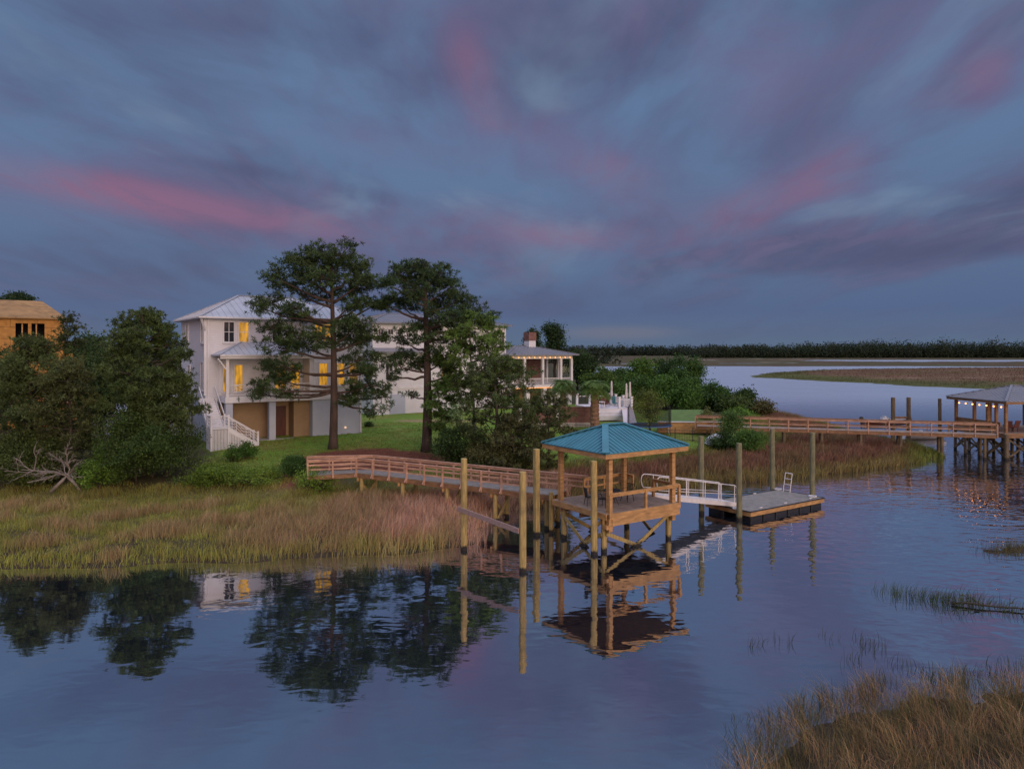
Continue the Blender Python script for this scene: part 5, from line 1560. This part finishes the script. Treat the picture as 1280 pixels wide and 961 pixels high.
p_.poly([(u0, v0, ze), (u1, v0, ze), (u1, v1, zr), (u0 + 2.6, v1, zr), (u0, v1, ze), (u0, v0, ze - .12), (u1, v0, ze - .12), (u1, v1, ze - .12), (u0, v1, ze - .12)], [(0, 1, 2, 3), (0, 3, 4), (8, 7, 6, 5), (0, 5, 6, 1), (4, 8, 5, 0), (1, 6, 7, 2), (2, 7, 8, 4, 3)])
for i in range(1, 16):
    u = u0 + (u1 - u0) * i / 16; s = min(1, (u - u0) / 2.6)
    r_.beam((u, v0, ze + .02), (u, v0 + (v1 - v0) * s, ze + (zr - ze) * s + .02), .04, .05)
r_.beam((u0, v0, ze + .04), (u0 + 2.6, v1, zr + .04), .14, .05)
rf_ = p_.build('porch_roof', MAT['tinroof'], h1); r_.build('standing_seam', MAT['tinroof'], rf_)
m = MB(); m.box(-4.45, 3.56, -.5, -.40, 7.08, 7.295); m.build('porch_beam', MAT['white'], h1)
for u in (-3.75, .0, 3.45):
    m = MB(); m.box(u - .12, u + .12, -.02, .22, 3.865, 7.29); m.build('porch_post', MAT['white'], h1)
    if u < 3: MB().beam((u - (.1 if u < -1 else -.1), .1, 6.2), (u + (-.75 if u < -1 else .75), .1, 7.1), .12, .12).build('bracket', MAT['white'], h1)
MB().beam((-4.98, 2.45, 9.5), (-5.35, 2.1, 10.5), .14, .14).build('bracket', MAT['white'], h1)
for a, b in (((-5.5, 1.86, 10.62), (3.0, 1.86, 10.62)), ((3.0, -.6, 10.62), (9.0, -.6, 10.62)), ((-5.54, 1.9, 10.62), (-5.54, 12.5, 10.62)), ((-4.5, -.6, 7.36), (3.55, -.6, 7.36))):
    MB().beam(a, b, .11, .12).build('gutter', MAT['white'], h1)
for u, v, z0, z1 in ((-4.75, 2.42, .2, 10.5), (8.2, -.08, .2, 10.5), (3.75, -.08, 3.9, 10.5)):
    m = MB(); m.box(u - .05, u + .05, v - .05, v + .03, z0, z1); m.build('downspout', MAT['white'], h1)
# porch wall behind, chevron railing
m = MB(); m.box(-3.85, 3.58, 2.44, 2.495, 3.87, 7.25); m.build('porch_wall', MAT['white'], h1)
def lattice(parent, p, q, h, rise=None):
    """white railing of crossed diagonals between two points"""
    p, q = Vector(p), Vector(q)
    up = Vector((0, 0, 1)); m = MB()
    m.beam(p + up * h, q + up * h, .10, .07); m.beam(p + up * .12, q + up * .12, .06, .06)
    L = (q - p).length; n = max(1, round(L / 1.15)); d = (q - p) / n
    for i in range(n):
        a, b = p + d * i, p + d * (i + 1); c = (a + b) / 2
        for k in (.0, .33, .66):
            f = .14 + (h - .2) * k
            m.beam(a + up * f, c + up * min(h - .05, f + .33 * h), .035, .035)
            m.beam(b + up * f, c + up * min(h - .05, f + .33 * h), .035, .035)
        m.beam(c + up * .12, c + up * h, .04, .04)
    m.build('railing', MAT['white'], parent)
lattice(h1, (-3.6, .08, 3.87), (-.1, .08, 3.87), .98); lattice(h1, (.12, .08, 3.87), (3.4, .08, 3.87), .98)
# windows: upper storey
window(h1, '-v', -3.0, 2.5, 8.55, .82, 1.7); window(h1, '-v', -1.75, 2.5, 8.55, .82, 1.7, 'lit')
window(h1, '-v', 4.15, 0, 8.65, .62, 1.5, 'lit'); window(h1, '-v', 4.95, 0, 8.65, .62, 1.5, 'lit'); window(h1, '-v', 6.9, 0, 8.65, .8, 1.5, 'glass')
window(h1, '-v', 1.2, 2.5, 8.7, .8, 1.5, 'glass')
# porch level
window(h1, '-v', -3.3, 2.44, 4.2, .42, 2.3, 'lit', 1, 1); window(h1, '-v', -2.2, 2.44, 4.2, .68, 2.3, 'lit', 1, 1)
window(h1, '-v', 1.5, 2.44, 4.3, 1.0, 2.1, 'lit', 2, 1); window(h1, '-v', 2.85, 2.44, 4.3, .8, 2.1, 'lit', 2, 1)
window(h1, '-v', 4.6, 0, 4.65, .72, 1.95, 'lit', 1, 2); window(h1, '-v', 6.05, 0, 4.65, 1.1, 1.95, 'lit', 2, 2); window(h1, '-v', 7.5, 0, 4.65, .85, 1.95, 'litdim', 2, 2)
# left side
for v, z, w, h in ((3.4, 8.5, .8, 1.8), (9.3, 8.7, .9, 1.5), (3.4, 4.4, .8, 2.3), (8.5, 4.6, 1.0, 1.8)):
    window(h1, '-u', -4.95, v, z, w, h, 'glass')
fl = MB(); fl.box(6.65, 6.80, -.10, .015, .6, .74); fl.build('wall_lamp', M_emit('wall_lamp_glow', (1.0, .62, .38), .7), h1)
# stair: landing, two flights, skirt
m = MB(); m.box(-5.6, -4.2, -2.1, -.8, 1.40, 1.52); m.build('stair_landing', MAT['white'], h1)
m = MB()
for i in range(8):
    u = -4.2 + .29 * i; z = 1.33 - .18 * i
    m.box(u, u + .31, -2.0, -.85, z - .05, z); m.box(u, u + .03, -2.0, -.85, z - .22, z - .053)
for i in range(12):
    v = -.8 + .27 * i * 1.0; z = 1.70 + .18 * i
    if v > 2.3: break
    m.box(-5.5, -4.3, v, v + .29, z - .05, z); m.box(-5.5, -4.3, v + .0, v + .03, z - .17, z - .053)
m.build('stair_tread', MAT['white'], h1)
m = MB()
m.beam((-4.2, -2.05, 1.3), (-1.85, -2.05, -.15), .05, .3); m.beam((-4.2, -.82, 1.3), (-1.85, -.82, -.15), .05, .3)
m.beam((-5.55, -.8, 1.5), (-5.55, 2.2, 3.6), .05, .3); m.beam((-4.25, -.8, 1.5), (-4.25, 2.2, 3.6), .05, .3)
m.build('stair_stringer', MAT['white'], h1)
for u, v, z in ((-5.55, -2.05, 0), (-4.2, -2.05, 0), (-5.55, -.82, 0), (-1.85, -2.05, -.2), (-1.85, -.82, -.2), (-4.2, -.82, 0)):
    m = MB(); m.box(u - .07, u + .07, v - .07, v + .07, -.5, 2.55 if u < -3 else 1.05); m.build('stair_post', MAT['white'], h1)
lattice(h1, (-5.5, -2.05, 1.5), (-4.25, -2.05, 1.5), .95); lattice(h1, (-4.15, -2.05, 1.4), (-1.9, -2.05, -.05), .95); lattice(h1, (-4.15, -.82, 1.4), (-1.9, -.82, -.05), .95)
lattice(h1, (-5.55, -2.0, 1.5), (-5.55, -.85, 1.5), .95)
m = MB(); m.beam((-4.25, -.75, 2.6), (-4.25, 2.2, 4.7), .07, .09); m.beam((-5.55, -.75, 2.6), (-5.55, 2.2, 4.7), .07, .09); m.build('stair_handrail', MAT['white'], h1)
m = MB()
for i in range(12):
    u = -5.5 + i * .112; m.box(u, u + .075, -2.09, -2.06, -.4, 1.36)
for i in range(11):
    v = -2.0 + i * .112; m.box(-5.62, -5.59, v, v + .075, -.4, 1.36)
for i in range(17):
    u = -4.1 + i * .125; m.box(u, u + .085, -2.10, -2.08, -.4, 1.15 - .62 * (u + 4.1))
m.build('stair_skirt', MAT['white'], h1)
# rooms of the house's far left end: low bay with a balcony
m = MB(); m.box(-8.3, -5.0, 7.5, 12, -.4, 3.4); m.build('annex_wall', MAT['bluegrey'], h1)
m = MB(); m.box(-8.5, -4.98, 7.3, 12.2, 3.41, 3.6); m.build('annex_roof', MAT['white'], h1)

# ---- the verandah house behind
K2 = 1.053
h2 = thing('verandah_house', 'large white house behind the pines with brown chimney, columned verandah and warm lights', 'house', (-17.6, 91.2, 1.9), R(36), scale=K2)
m = MB(); m.box(0, 19.5, 0, 12, 3.3, 11.2); m.build('wall', MAT['siding'], h2)
m = MB(); m.box(.02, 19.48, .02, 11.9, -.3, 3.28); m.build('ground_floor_wall', MAT['batten'], h2)
m = MB(); m.box(-.05, 19.55, -.07, 0.0, 3.15, 3.5); m.build('band_board', MAT['white'], h2)
m = MB(); m.box(-.06, 8.2, -.9, -.01, 7.55, 7.75); m.poly([(-.1, -.95, 7.752), (8.3, -.95, 7.752), (8.3, -.01, 8.2), (-.1, -.01, 8.2)], [(0, 1, 2, 3)]); m.build('skirt_roof', MAT['greymetal'], h2)
for u in (.0, 5.2, 19.5): m = MB(); m.box(u - .1, u + .1, -.06, .06, 3.55, 11.1); m.build('corner_board', MAT['white'], h2)
p_, r_, c_ = MB(), MB(), MB()
hip_roof(p_, r_, -.7, 20.2, -.8, 12.8, 11.3, 12.75, .16, run=5.5, ribs=.6, rw=.04, rh=.05, cap=c_)
rf_ = p_.build('roof', MAT['greymetal'], h2); r_.build('standing_seam', MAT['greymetal'], rf_); c_.build('ridge_cap', MAT['greymetal'], rf_)
for u in (1.0, 2.3, 3.6): window(h2, '-v', u, 0, 9.85, .7, .6, 'glass', 2, 1)
for u in (8.0, 10.0, 12.0, 18.9): window(h2, '-v', u, 0, 8.8, .8, 1.6, 'glass', 2, 2)
window(h2, '-v', 2.1, 0, 4.3, .9, 2.0, 'glass'); window(h2, '-v', 10, 0, 4.4, 1.0, 2.0, 'litdim'); window(h2, '-v', 14, 0, 4.4, 1.0, 2.0, 'glass')
m = MB(); m.box(2.2, 4.3, -.05, .015, .05, 2.5); m.build('garage_door', MAT['bluegrey'], h2)
window(h2, '-v', 8.2, .02, .9, .9, 1.5, 'glass')
# columned verandah wing with chimney
va = 7.35
m = MB(); m.box(19.52, 31.0, -.6, 8, 2.72, 3.1); m.build('verandah_floor', MAT['white'], h2)
p_, r_, c_ = MB(), MB(), MB()
hip_roof(p_, r_, 18.9, 31.8, -1.3, 8.8, va, va + 1.25, .14, run=5.2, ribs=.5, rw=.04, rh=.05, cap=c_)
rf_ = p_.build('verandah_roof', MAT['greymetal'], h2); r_.build('standing_seam', MAT['greymetal'], rf_); c_.build('ridge_cap', MAT['greymetal'], rf_)
m = MB(); m.box(19.6, 31.05, -.62, -.42, va - .6, va - .145); m.box(30.85, 31.05, -.415, 8, va - .6, va - .145); m.build('verandah_beam', MAT['white'], h2)
for u in (20.3, 22.4, 25.6, 28.9, 30.9):
    m = MB(); m.box(u - .17, u + .17, -.68, -.34, 3.104, va - .605); m.build('column', MAT['white'], h2)
for v in (2.4, 5.2, 7.9):
    m = MB(); m.box(30.75, 31.07, v - .17, v + .17, 3.104, va - .605); m.build('column', MAT['white'], h2)
for u in (20.2, 23.0, 26.0, 30.6):
    m = MB(); m.box(u - .3, u + .3, -.6, .0, -.3, 2.70); m.build('pier', MAT['white'], h2)
m = MB(); m.box(19.6, 30.6, 6.2, 6.4, 3.11, va - .2); m.build('verandah_back_wall', MAT['brick'], h2)
m = MB(); m.box(19.6, 30.6, 3.2, 3.4, -.3, 2.7); m.build('undercroft_wall', MAT['tan'], h2)
m = MB(); m.box(27.4, 29.1, -.1, 1.2, -.3, 2.68); m.build('service_bay', MAT['white'], h2)
m = MB(); m.box(24.0, 26.2, 4.6, 6.15, 3.11, va - .2); m.build('fireplace', MAT['brick'], h2)
m = MB(); m.box(25.9, 27.1, 3.0, 4.2, va + .8, 9.35); ch = m.build('chimney', MAT['white'], h2)
m = MB(); m.box(25.83, 27.17, 2.93, 4.27, 9.353, 10.55); m.build('chimney_cap', MAT['brick'], ch)
m = MB()
m.box(20.3, 30.9, -.55, -.48, 3.95, 4.03)
for i in range(62): u = 20.4 + i * .17; m.box(u, u + .04, -.54, -.49, 3.11, 3.95)
m.build('railing', MAT['white'], h2)
m = MB(); m.box(20.6, 27.3, -.66, -.61, 2.66, 2.71); m.box(29.3, 30.9, -.66, -.61, 2.74, 2.80)
m.build('light_strip', MAT['strip'], h2)
vl = thing('string_light', 'row of warm bulbs under the verandah eave below the chimney', 'string lights', h2.location, R(36), scale=K2)
pts = [(19.8 + i * .46, -.85, va - .28 - (.0 if i % 2 == 0 else .07)) for i in range(25)]
string(vl, pts, 'bulb_small', .09)

# ---- unfinished house of bare boards at the left
h3 = thing('unfinished_house', 'unfinished house of bare orange sheathing boards at the left edge, open window holes', 'house', (at(79, 78), 78, 1.8), R(34))
zt = lambda py, Y=78: CAMZ + (HY - py) / F * Y - 1.8
pxm = 78 / F / 1.18
ev = zt(399)
m = MB()
def wall_with_holes(m, u0, u1, z0, z1, holes, v0, v1):
    us = sorted({u0, u1, *[h[0] for h in holes], *[h[1] for h in holes]})
    for a, b in zip(us[:-1], us[1:]):
        hh = [h for h in holes if h[0] <= a + 1e-6 and h[1] >= b - 1e-6]
        if hh: m.box(a, b, v0, v1, z0, hh[0][2]); m.box(a, b, v0, v1, hh[0][3], z1)
        else: m.box(a, b, v0, v1, z0, z1)
hl = [(-58 * pxm, -43 * pxm, zt(431), zt(405)), (-39 * pxm, -23 * pxm, zt(431), zt(405))]
wall_with_holes(m, -12, 0, 0, ev, hl, -.1, .1)
m.box(-.1, .1, .11, 9, 0, ev); m.box(-12, -.1, 8.9, 9.1, 0, ev)
m.build('wall', MAT['osb'], h3)
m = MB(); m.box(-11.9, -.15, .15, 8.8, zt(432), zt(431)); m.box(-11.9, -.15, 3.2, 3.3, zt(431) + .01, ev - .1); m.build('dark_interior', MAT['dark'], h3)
m = MB()
for u in (-41 * pxm, -33 * pxm, -50 * pxm): m.box(u - .06, u + .06, .3, .4, zt(431), ev)
m.build('wall_stud', MAT['wood'], h3)
p_ = MB(); rb = MB()
hip_roof(p_, rb, -14, .35, -.6, 9.6, ev + .08, zt(377.5, 82), .12, run=2.2, ribs=0)
p_.build('roof', MAT['osbroof'], h3)
m = MB(); m.poly([(.3, -1.2, zt(428)), (1.25, -1.2, zt(455)), (1.25, -1.2, 0), (.3, -1.2, 0), (.3, 5, zt(428)), (1.25, 5, zt(455)), (1.25, 5, 0), (.3, 5, 0)], [(0, 3, 2, 1), (4, 5, 6, 7), (0, 1, 5, 4), (1, 2, 6, 5), (3, 0, 4, 7), (2, 3, 7, 6)]); m.build('stair_wall', MAT['osb'], h3)
m = MB(); m.box(-14, 2.5, -1.0, -.11, zt(470), zt(467)); m.build('balcony_floor', MAT['osb'], h3)

# a shed roof glimpsed through the junipers
sh = thing('grey_shed', 'low pale grey shed glimpsed through the trees left of the stair', 'shed', (at(168, 70), 70, 1.8), R(10))
m = MB(); m.box(-2.6, 3.6, 0, 4, 0, 2.3); m.build('wall', MAT['bluegrey'], sh)
m = MB(); m.poly([(-2.9, -.3, 2.3), (3.9, -.3, 2.3), (3.9, 2, 3.1), (-2.9, 2, 3.1), (3.9, 4.3, 2.3), (-2.9, 4.3, 2.3)], [(0, 1, 2, 3), (3, 2, 4, 5), (0, 3, 5), (1, 4, 2), (0, 5, 4, 1)]); m.build('roof', MAT['tinroof'], sh)

# ================================================================== pool terrace and garden
def box_thing(name, label, cat, px, Y, rot=36, z=None, group=None):
    x = at(px, Y); z = gz(x, Y) if z is None else z
    return thing(name, label, cat, (x, Y, z), R(rot), group)
# reddish retaining wall of the pool
t = box_thing('pool_wall', 'brown-red panelled pool wall with pale posts left of the palm trunk', 'wall', 684, 78, 8, z=1.7)
m = MB(); m.box(-3.2, 5.2, 0, .25, .62, 2.25); m.build('panel', MAT['brick'], t)
m = MB(); m.box(-3.25, 5.25, -.06, .31, -.4, .617); m.build('base', MAT['concrete'], t)
m = MB(); m.box(-3.25, 5.25, -.05, .30, 2.253, 2.33); m.build('coping', MAT['brick'], t)
for u in (-3.0, 1.2, 5.1): m = MB(); m.box(u - .2, u + .2, -.1, -.005, .62, 2.25); m.build('post', MAT['white'], t)
# white pool deck
pd = box_thing('pool_deck', 'raised white pool deck with railings and ramp right of the palm', 'deck', 749, 84, 14, z=1.8)
top = CAMZ + (HY - 511) / F * 84 - 1.8
m = MB(); m.box(-.35, 4.2, 0, 7.5, top - .18, top); m.build('floor', MAT['cream'], pd)
m = MB(); m.box(-.2, 2.75, -.05, -.005, top - .42, top - .02); m.box(-.2, 2.75, -.3, -.26, top - .78, top - .45); m.box(-.2, 2.75, -.3, -.055, top - .445, top - .40); m.box(-.2, 2.75, -.55, -.51, top - 1.3, top - .8); m.box(-.2, 2.75, -.55, -.305, top - .8, top - .76)
m.build('step', MAT['white'], pd)
m = MB(); m.box(-.3, 4.15, .01, 7.4, -.4, top - .185); m.build('skirt', MAT['white'], pd)
for u, v in ((-.2, 0.1), (2.55, .1), (4.1, .1), (4.1, 2.6), (4.1, 5.0), (4.1, 7.3), (1.5, 7.3), (-.2, 7.3)):
    m = MB(); m.box(u - .13, u + .13, v - .13, v + .13, top + .003, top + 1.3); m.box(u - .17, u + .17, v - .17, v + .17, top + 1.303, top + 1.38); m.build('railing_post', MAT['white'], pd)
m = MB(); m.box(4.06, 4.14, .24, 7.2, top + 1.0, top + 1.08); m.box(-.1, 4.0, 7.26, 7.34, top + 1.0, top + 1.08); m.box(2.7, 3.95, .06, .14, top + 1.0, top + 1.08)
for i in range(46): v = .3 + .15 * i; m.box(4.08, 4.12, v, v + .035, top + .08, top + 1.0)
m.build('railing', MAT['white'], pd)
m = MB(); m.poly([(2.8, -.1, top - .1), (4.2, -.1, top - .1), (2.2, -6, .05), (.6, -6, .05), (2.8, -.1, top - .3), (4.2, -.1, top - .3), (2.2, -6, -.3), (.6, -6, -.3)], [(0, 1, 2, 3), (7, 6, 5, 4), (0, 3, 7, 4), (1, 5, 6, 2), (0, 4, 5, 1), (3, 2, 6, 7)]); m.build('ramp', MAT['cream'], pd)
def loc_of(o, u, v, z):
    w = o.rotation_euler.z
    return (o.location.x + u * math.cos(w) - v * math.sin(w), o.location.y + u * math.sin(w) + v * math.cos(w), o.location.z + z)
for lab, px, Y, ptop, pbot in (('closed white parasol at the left back of the pool deck', 764.5, 90, 476, 500), ('closed white parasol at the right end of the pool deck, left one of two', 783, 88, 479, 505), ('closed white parasol at the right end of the pool deck, right one of two', 787.5, 89.5, 477, 503)):
    zz = pd.location.z + top + .004
    t = thing('parasol', lab, 'parasol', (at(px, Y), Y, zz), 0, 'closed parasols on the pool deck')
    ht = CAMZ + (HY - ptop) / F * Y - zz
    MB().tube([(0, 0, 0), (0, 0, ht)], .03, 8).build('pole', MAT['white'], t)
    m = MB(); pr = []
    n = 16
    for r, z in ((.06, .95), (.14, 1.0), (.17, 1.25), (.12, 1.9), (.10, ht - .15), (.01, ht + .02)):
        pr.append((r, z))
    vs, fs = [], []
    for r, z in pr:
        for k in range(n):
            w = 2 * math.pi * k / n; q = r * (1 if k % 2 else .72); vs.append((q * math.cos(w), q * math.sin(w), z))
    for i in range(len(pr) - 1):
        for k in range(n): a, b = i * n + k, i * n + (k + 1) % n; fs.append((a, b, b + n, a + n))
    m.poly(vs, fs); m.build('canopy', MAT['cream'], t)
    MB().lathe([(0, 0), (.28, 0), (.28, .06), (.06, .12), (0, .12)], 14).build('base', MAT['concrete'], t)
def lounger(lab, u, v, rot, mt):
    t = thing('pool_chair', lab, 'chair', loc_of(pd, u, v, top + .003), pd.rotation_euler.z + rot, 'chairs on the pool deck')
    m = MB(); m.box(-.4, .4, -.4, .4, .34, .42); m.build('seat', MAT[mt], t)
    m = MB(); m.box(-.4, .4, .36, .44, .425, 1.25); m.build('backrest', MAT[mt], t)
    for sx in (-.36, .36):
        for sy in (-.36, .36): m = MB(); m.box(sx - .03, sx + .03, sy - .03, sy + .03, 0, .338); m.build('leg', MAT['white'], t)
lounger('brown high-backed chair on the pool deck beside the table', 1.5, 1.9, .3, 'redchair')
lounger('brown chair further back on the white pool deck', 2.5, 4.0, -.3, 'redchair')
lounger('teal cushioned chair at the right end of the pool deck', 3.5, 3.2, .8, 'tealpaint')
t = thing('pool_table', 'small white table on the pool deck right of the palm trunk', 'table', loc_of(pd, .5, 1.3, top + .003), .3)
m = MB(); m.box(-.6, .6, -.4, .4, .70, .75); m.build('tabletop', MAT['white'], t)
for sx in (-.5, .5):
    for sy in (-.32, .32): m = MB(); m.box(sx - .03, sx + .03, sy - .03, sy + .03, 0, .698); m.build('leg', MAT['white'], t)

# black picket fence along the lawn
fe = thing('garden_fence', 'thin black picket fence along the lawn behind the teal roof', 'fence', (0, 0, 0))
P = [(at(676, 73.5), 73.5), (at(742, 72.5), 72.5), (at(800, 71.5), 71.5), (at(866, 71), 71), (at(884, 70.2), 70.2)]
m = MB(); mp_ = MB()
for (ax, ay), (bx, by) in zip(P[:-1], P[1:]):
    L = math.hypot(bx - ax, by - ay); n = int(L / .16)
    za, zb = gz(ax, ay), gz(bx, by)
    for h in (.15, 1.05): m.beam((ax, ay, za + h), (bx, by, zb + h), .03, .03)
    for i in range(n):
        s = i / n; x, y, z = ax + (bx - ax) * s, ay + (by - ay) * s, za + (zb - za) * s
        m.box(x - .009, x + .009, y - .009, y + .009, z + .02, z + 1.15)
m.build('picket_panel', MAT['black'], fe)
for (ax, ay) in P:
    for _ in (0,):
        z = gz(ax, ay); q = MB(); q.box(ax - .04, ax + .04, ay - .04, ay + .04, z - .2, z + 1.3); q.build('fence_post', MAT['black'], fe)
for px in (700, 720, 760, 780, 822, 844):
    Y = float(np.interp(px, [676, 742, 800, 866, 884], [73.5, 72.5, 71.5, 71, 70.2])); x = at(px, Y); z = gz(x, Y)
    q = MB(); q.box(x - .035, x + .035, Y - .035, Y + .035, z - .2, z + 1.25); q.build('fence_post', MAT['black'], fe)

# trampoline with net
tx, ty = at(817, 72.8), 75.2
tr = thing('trampoline', 'round trampoline with black net enclosure and blue pad behind the fence', 'trampoline', (tx, ty, gz(tx, ty)))
rr_ = 2.35; hz = .95
MB().lathe([(0, hz), (rr_ - .3, hz)], 32).build('jumping_mat', MAT['black'], tr)
MB().lathe([(rr_ - .3, hz + .03), (rr_, hz + .03), (rr_ + .03, hz - .05), (rr_ - .3, hz - .01), (rr_ - .3, hz + .03)], 32).build('pad', MAT['bluepad'], tr)
MB().lathe([(rr_ - .08, hz + .05), (rr_ - .08, 2.75)], 32).build('net', MAT['net'], tr)
for k in range(6):
    w = k * math.pi / 3 + .35; c, s = math.cos(w) * rr_, math.sin(w) * rr_
    MB().tube([(c * 1.03, s * 1.03, -.05), (c * 1.03, s * 1.03, 2.95)], .035, 8).build('pole', MAT['black'], tr)
    MB().tube([(c, s, .04), (c, s, .9)], .03, 6).build('leg', MAT['alu'], tr)

# raised green lawn behind a timber bulkhead
rl = thing('bulkhead', 'low tan timber bulkhead with white cap holding the bright green terrace', 'retaining wall', (0, 0, 0))
bx0, bx1 = (at(822, 76.5), 76.5), (at(905, 76.0), 76.0)
m = MB(); m.beam((*bx0, 2.0), (*bx1, 2.0), .2, 1.1); m.build('board_wall', MAT['wood'], rl)
m = MB(); m.beam((*bx0, 2.6), (*bx1, 2.6), .42, .08); m.build('cap', MAT['white'], rl)
g = MB(); zt_ = 2.5
a, b = bx0, bx1
top_pts = [(a[0], a[1] + .08, zt_), (b[0], b[1] + .08, zt_), (at(876, 92), 92, zt_ + .15), (at(836, 92), 92, zt_ + .15)]
g.poly(top_pts + [(x, y, 1.0) for x, y, _ in top_pts], [(0, 1, 2, 3), (1, 5, 6, 2), (2, 6, 7, 3), (3, 7, 4, 0)])
tag(g.build('lawn_terrace', M('terrace_turf', (.10, .17, .035), rough=.95, var=.25, scale=1.2, bump=.4)), kind='structure')
# white sheet over something by the bulkhead
t = box_thing('tarp_cover', 'white tarpaulin lying over a heap below the bulkhead at the far walkway', 'tarpaulin', 895, 69.5, 0)
m = MB(); vs, fs = [], []
nx, ny = 12, 7
rt = np.random.default_rng(3)
for j in range(ny):
    for i in range(nx):
        u, v = i / (nx - 1) * 2 - 1, j / (ny - 1) * 2 - 1
        z = max(0, 1 - u * u) * max(0, 1 - v * v) * 1.15 + rt.uniform(-.05, .08)
        vs.append((u * 1.0, v * .7, .75 + .5 * z if abs(u) < .99 and abs(v) < .99 else .35))
for j in range(ny - 1):
    for i in range(nx - 1): a = j * nx + i; fs.append((a, a + 1, a + nx + 1, a + nx))
m.poly(vs, fs); m.build('sheet', MAT['white'], t)
m = MB(); m.box(-.85, .85, -.55, .55, -.1, .7); m.build('crate', MAT['wood_brown'], t)
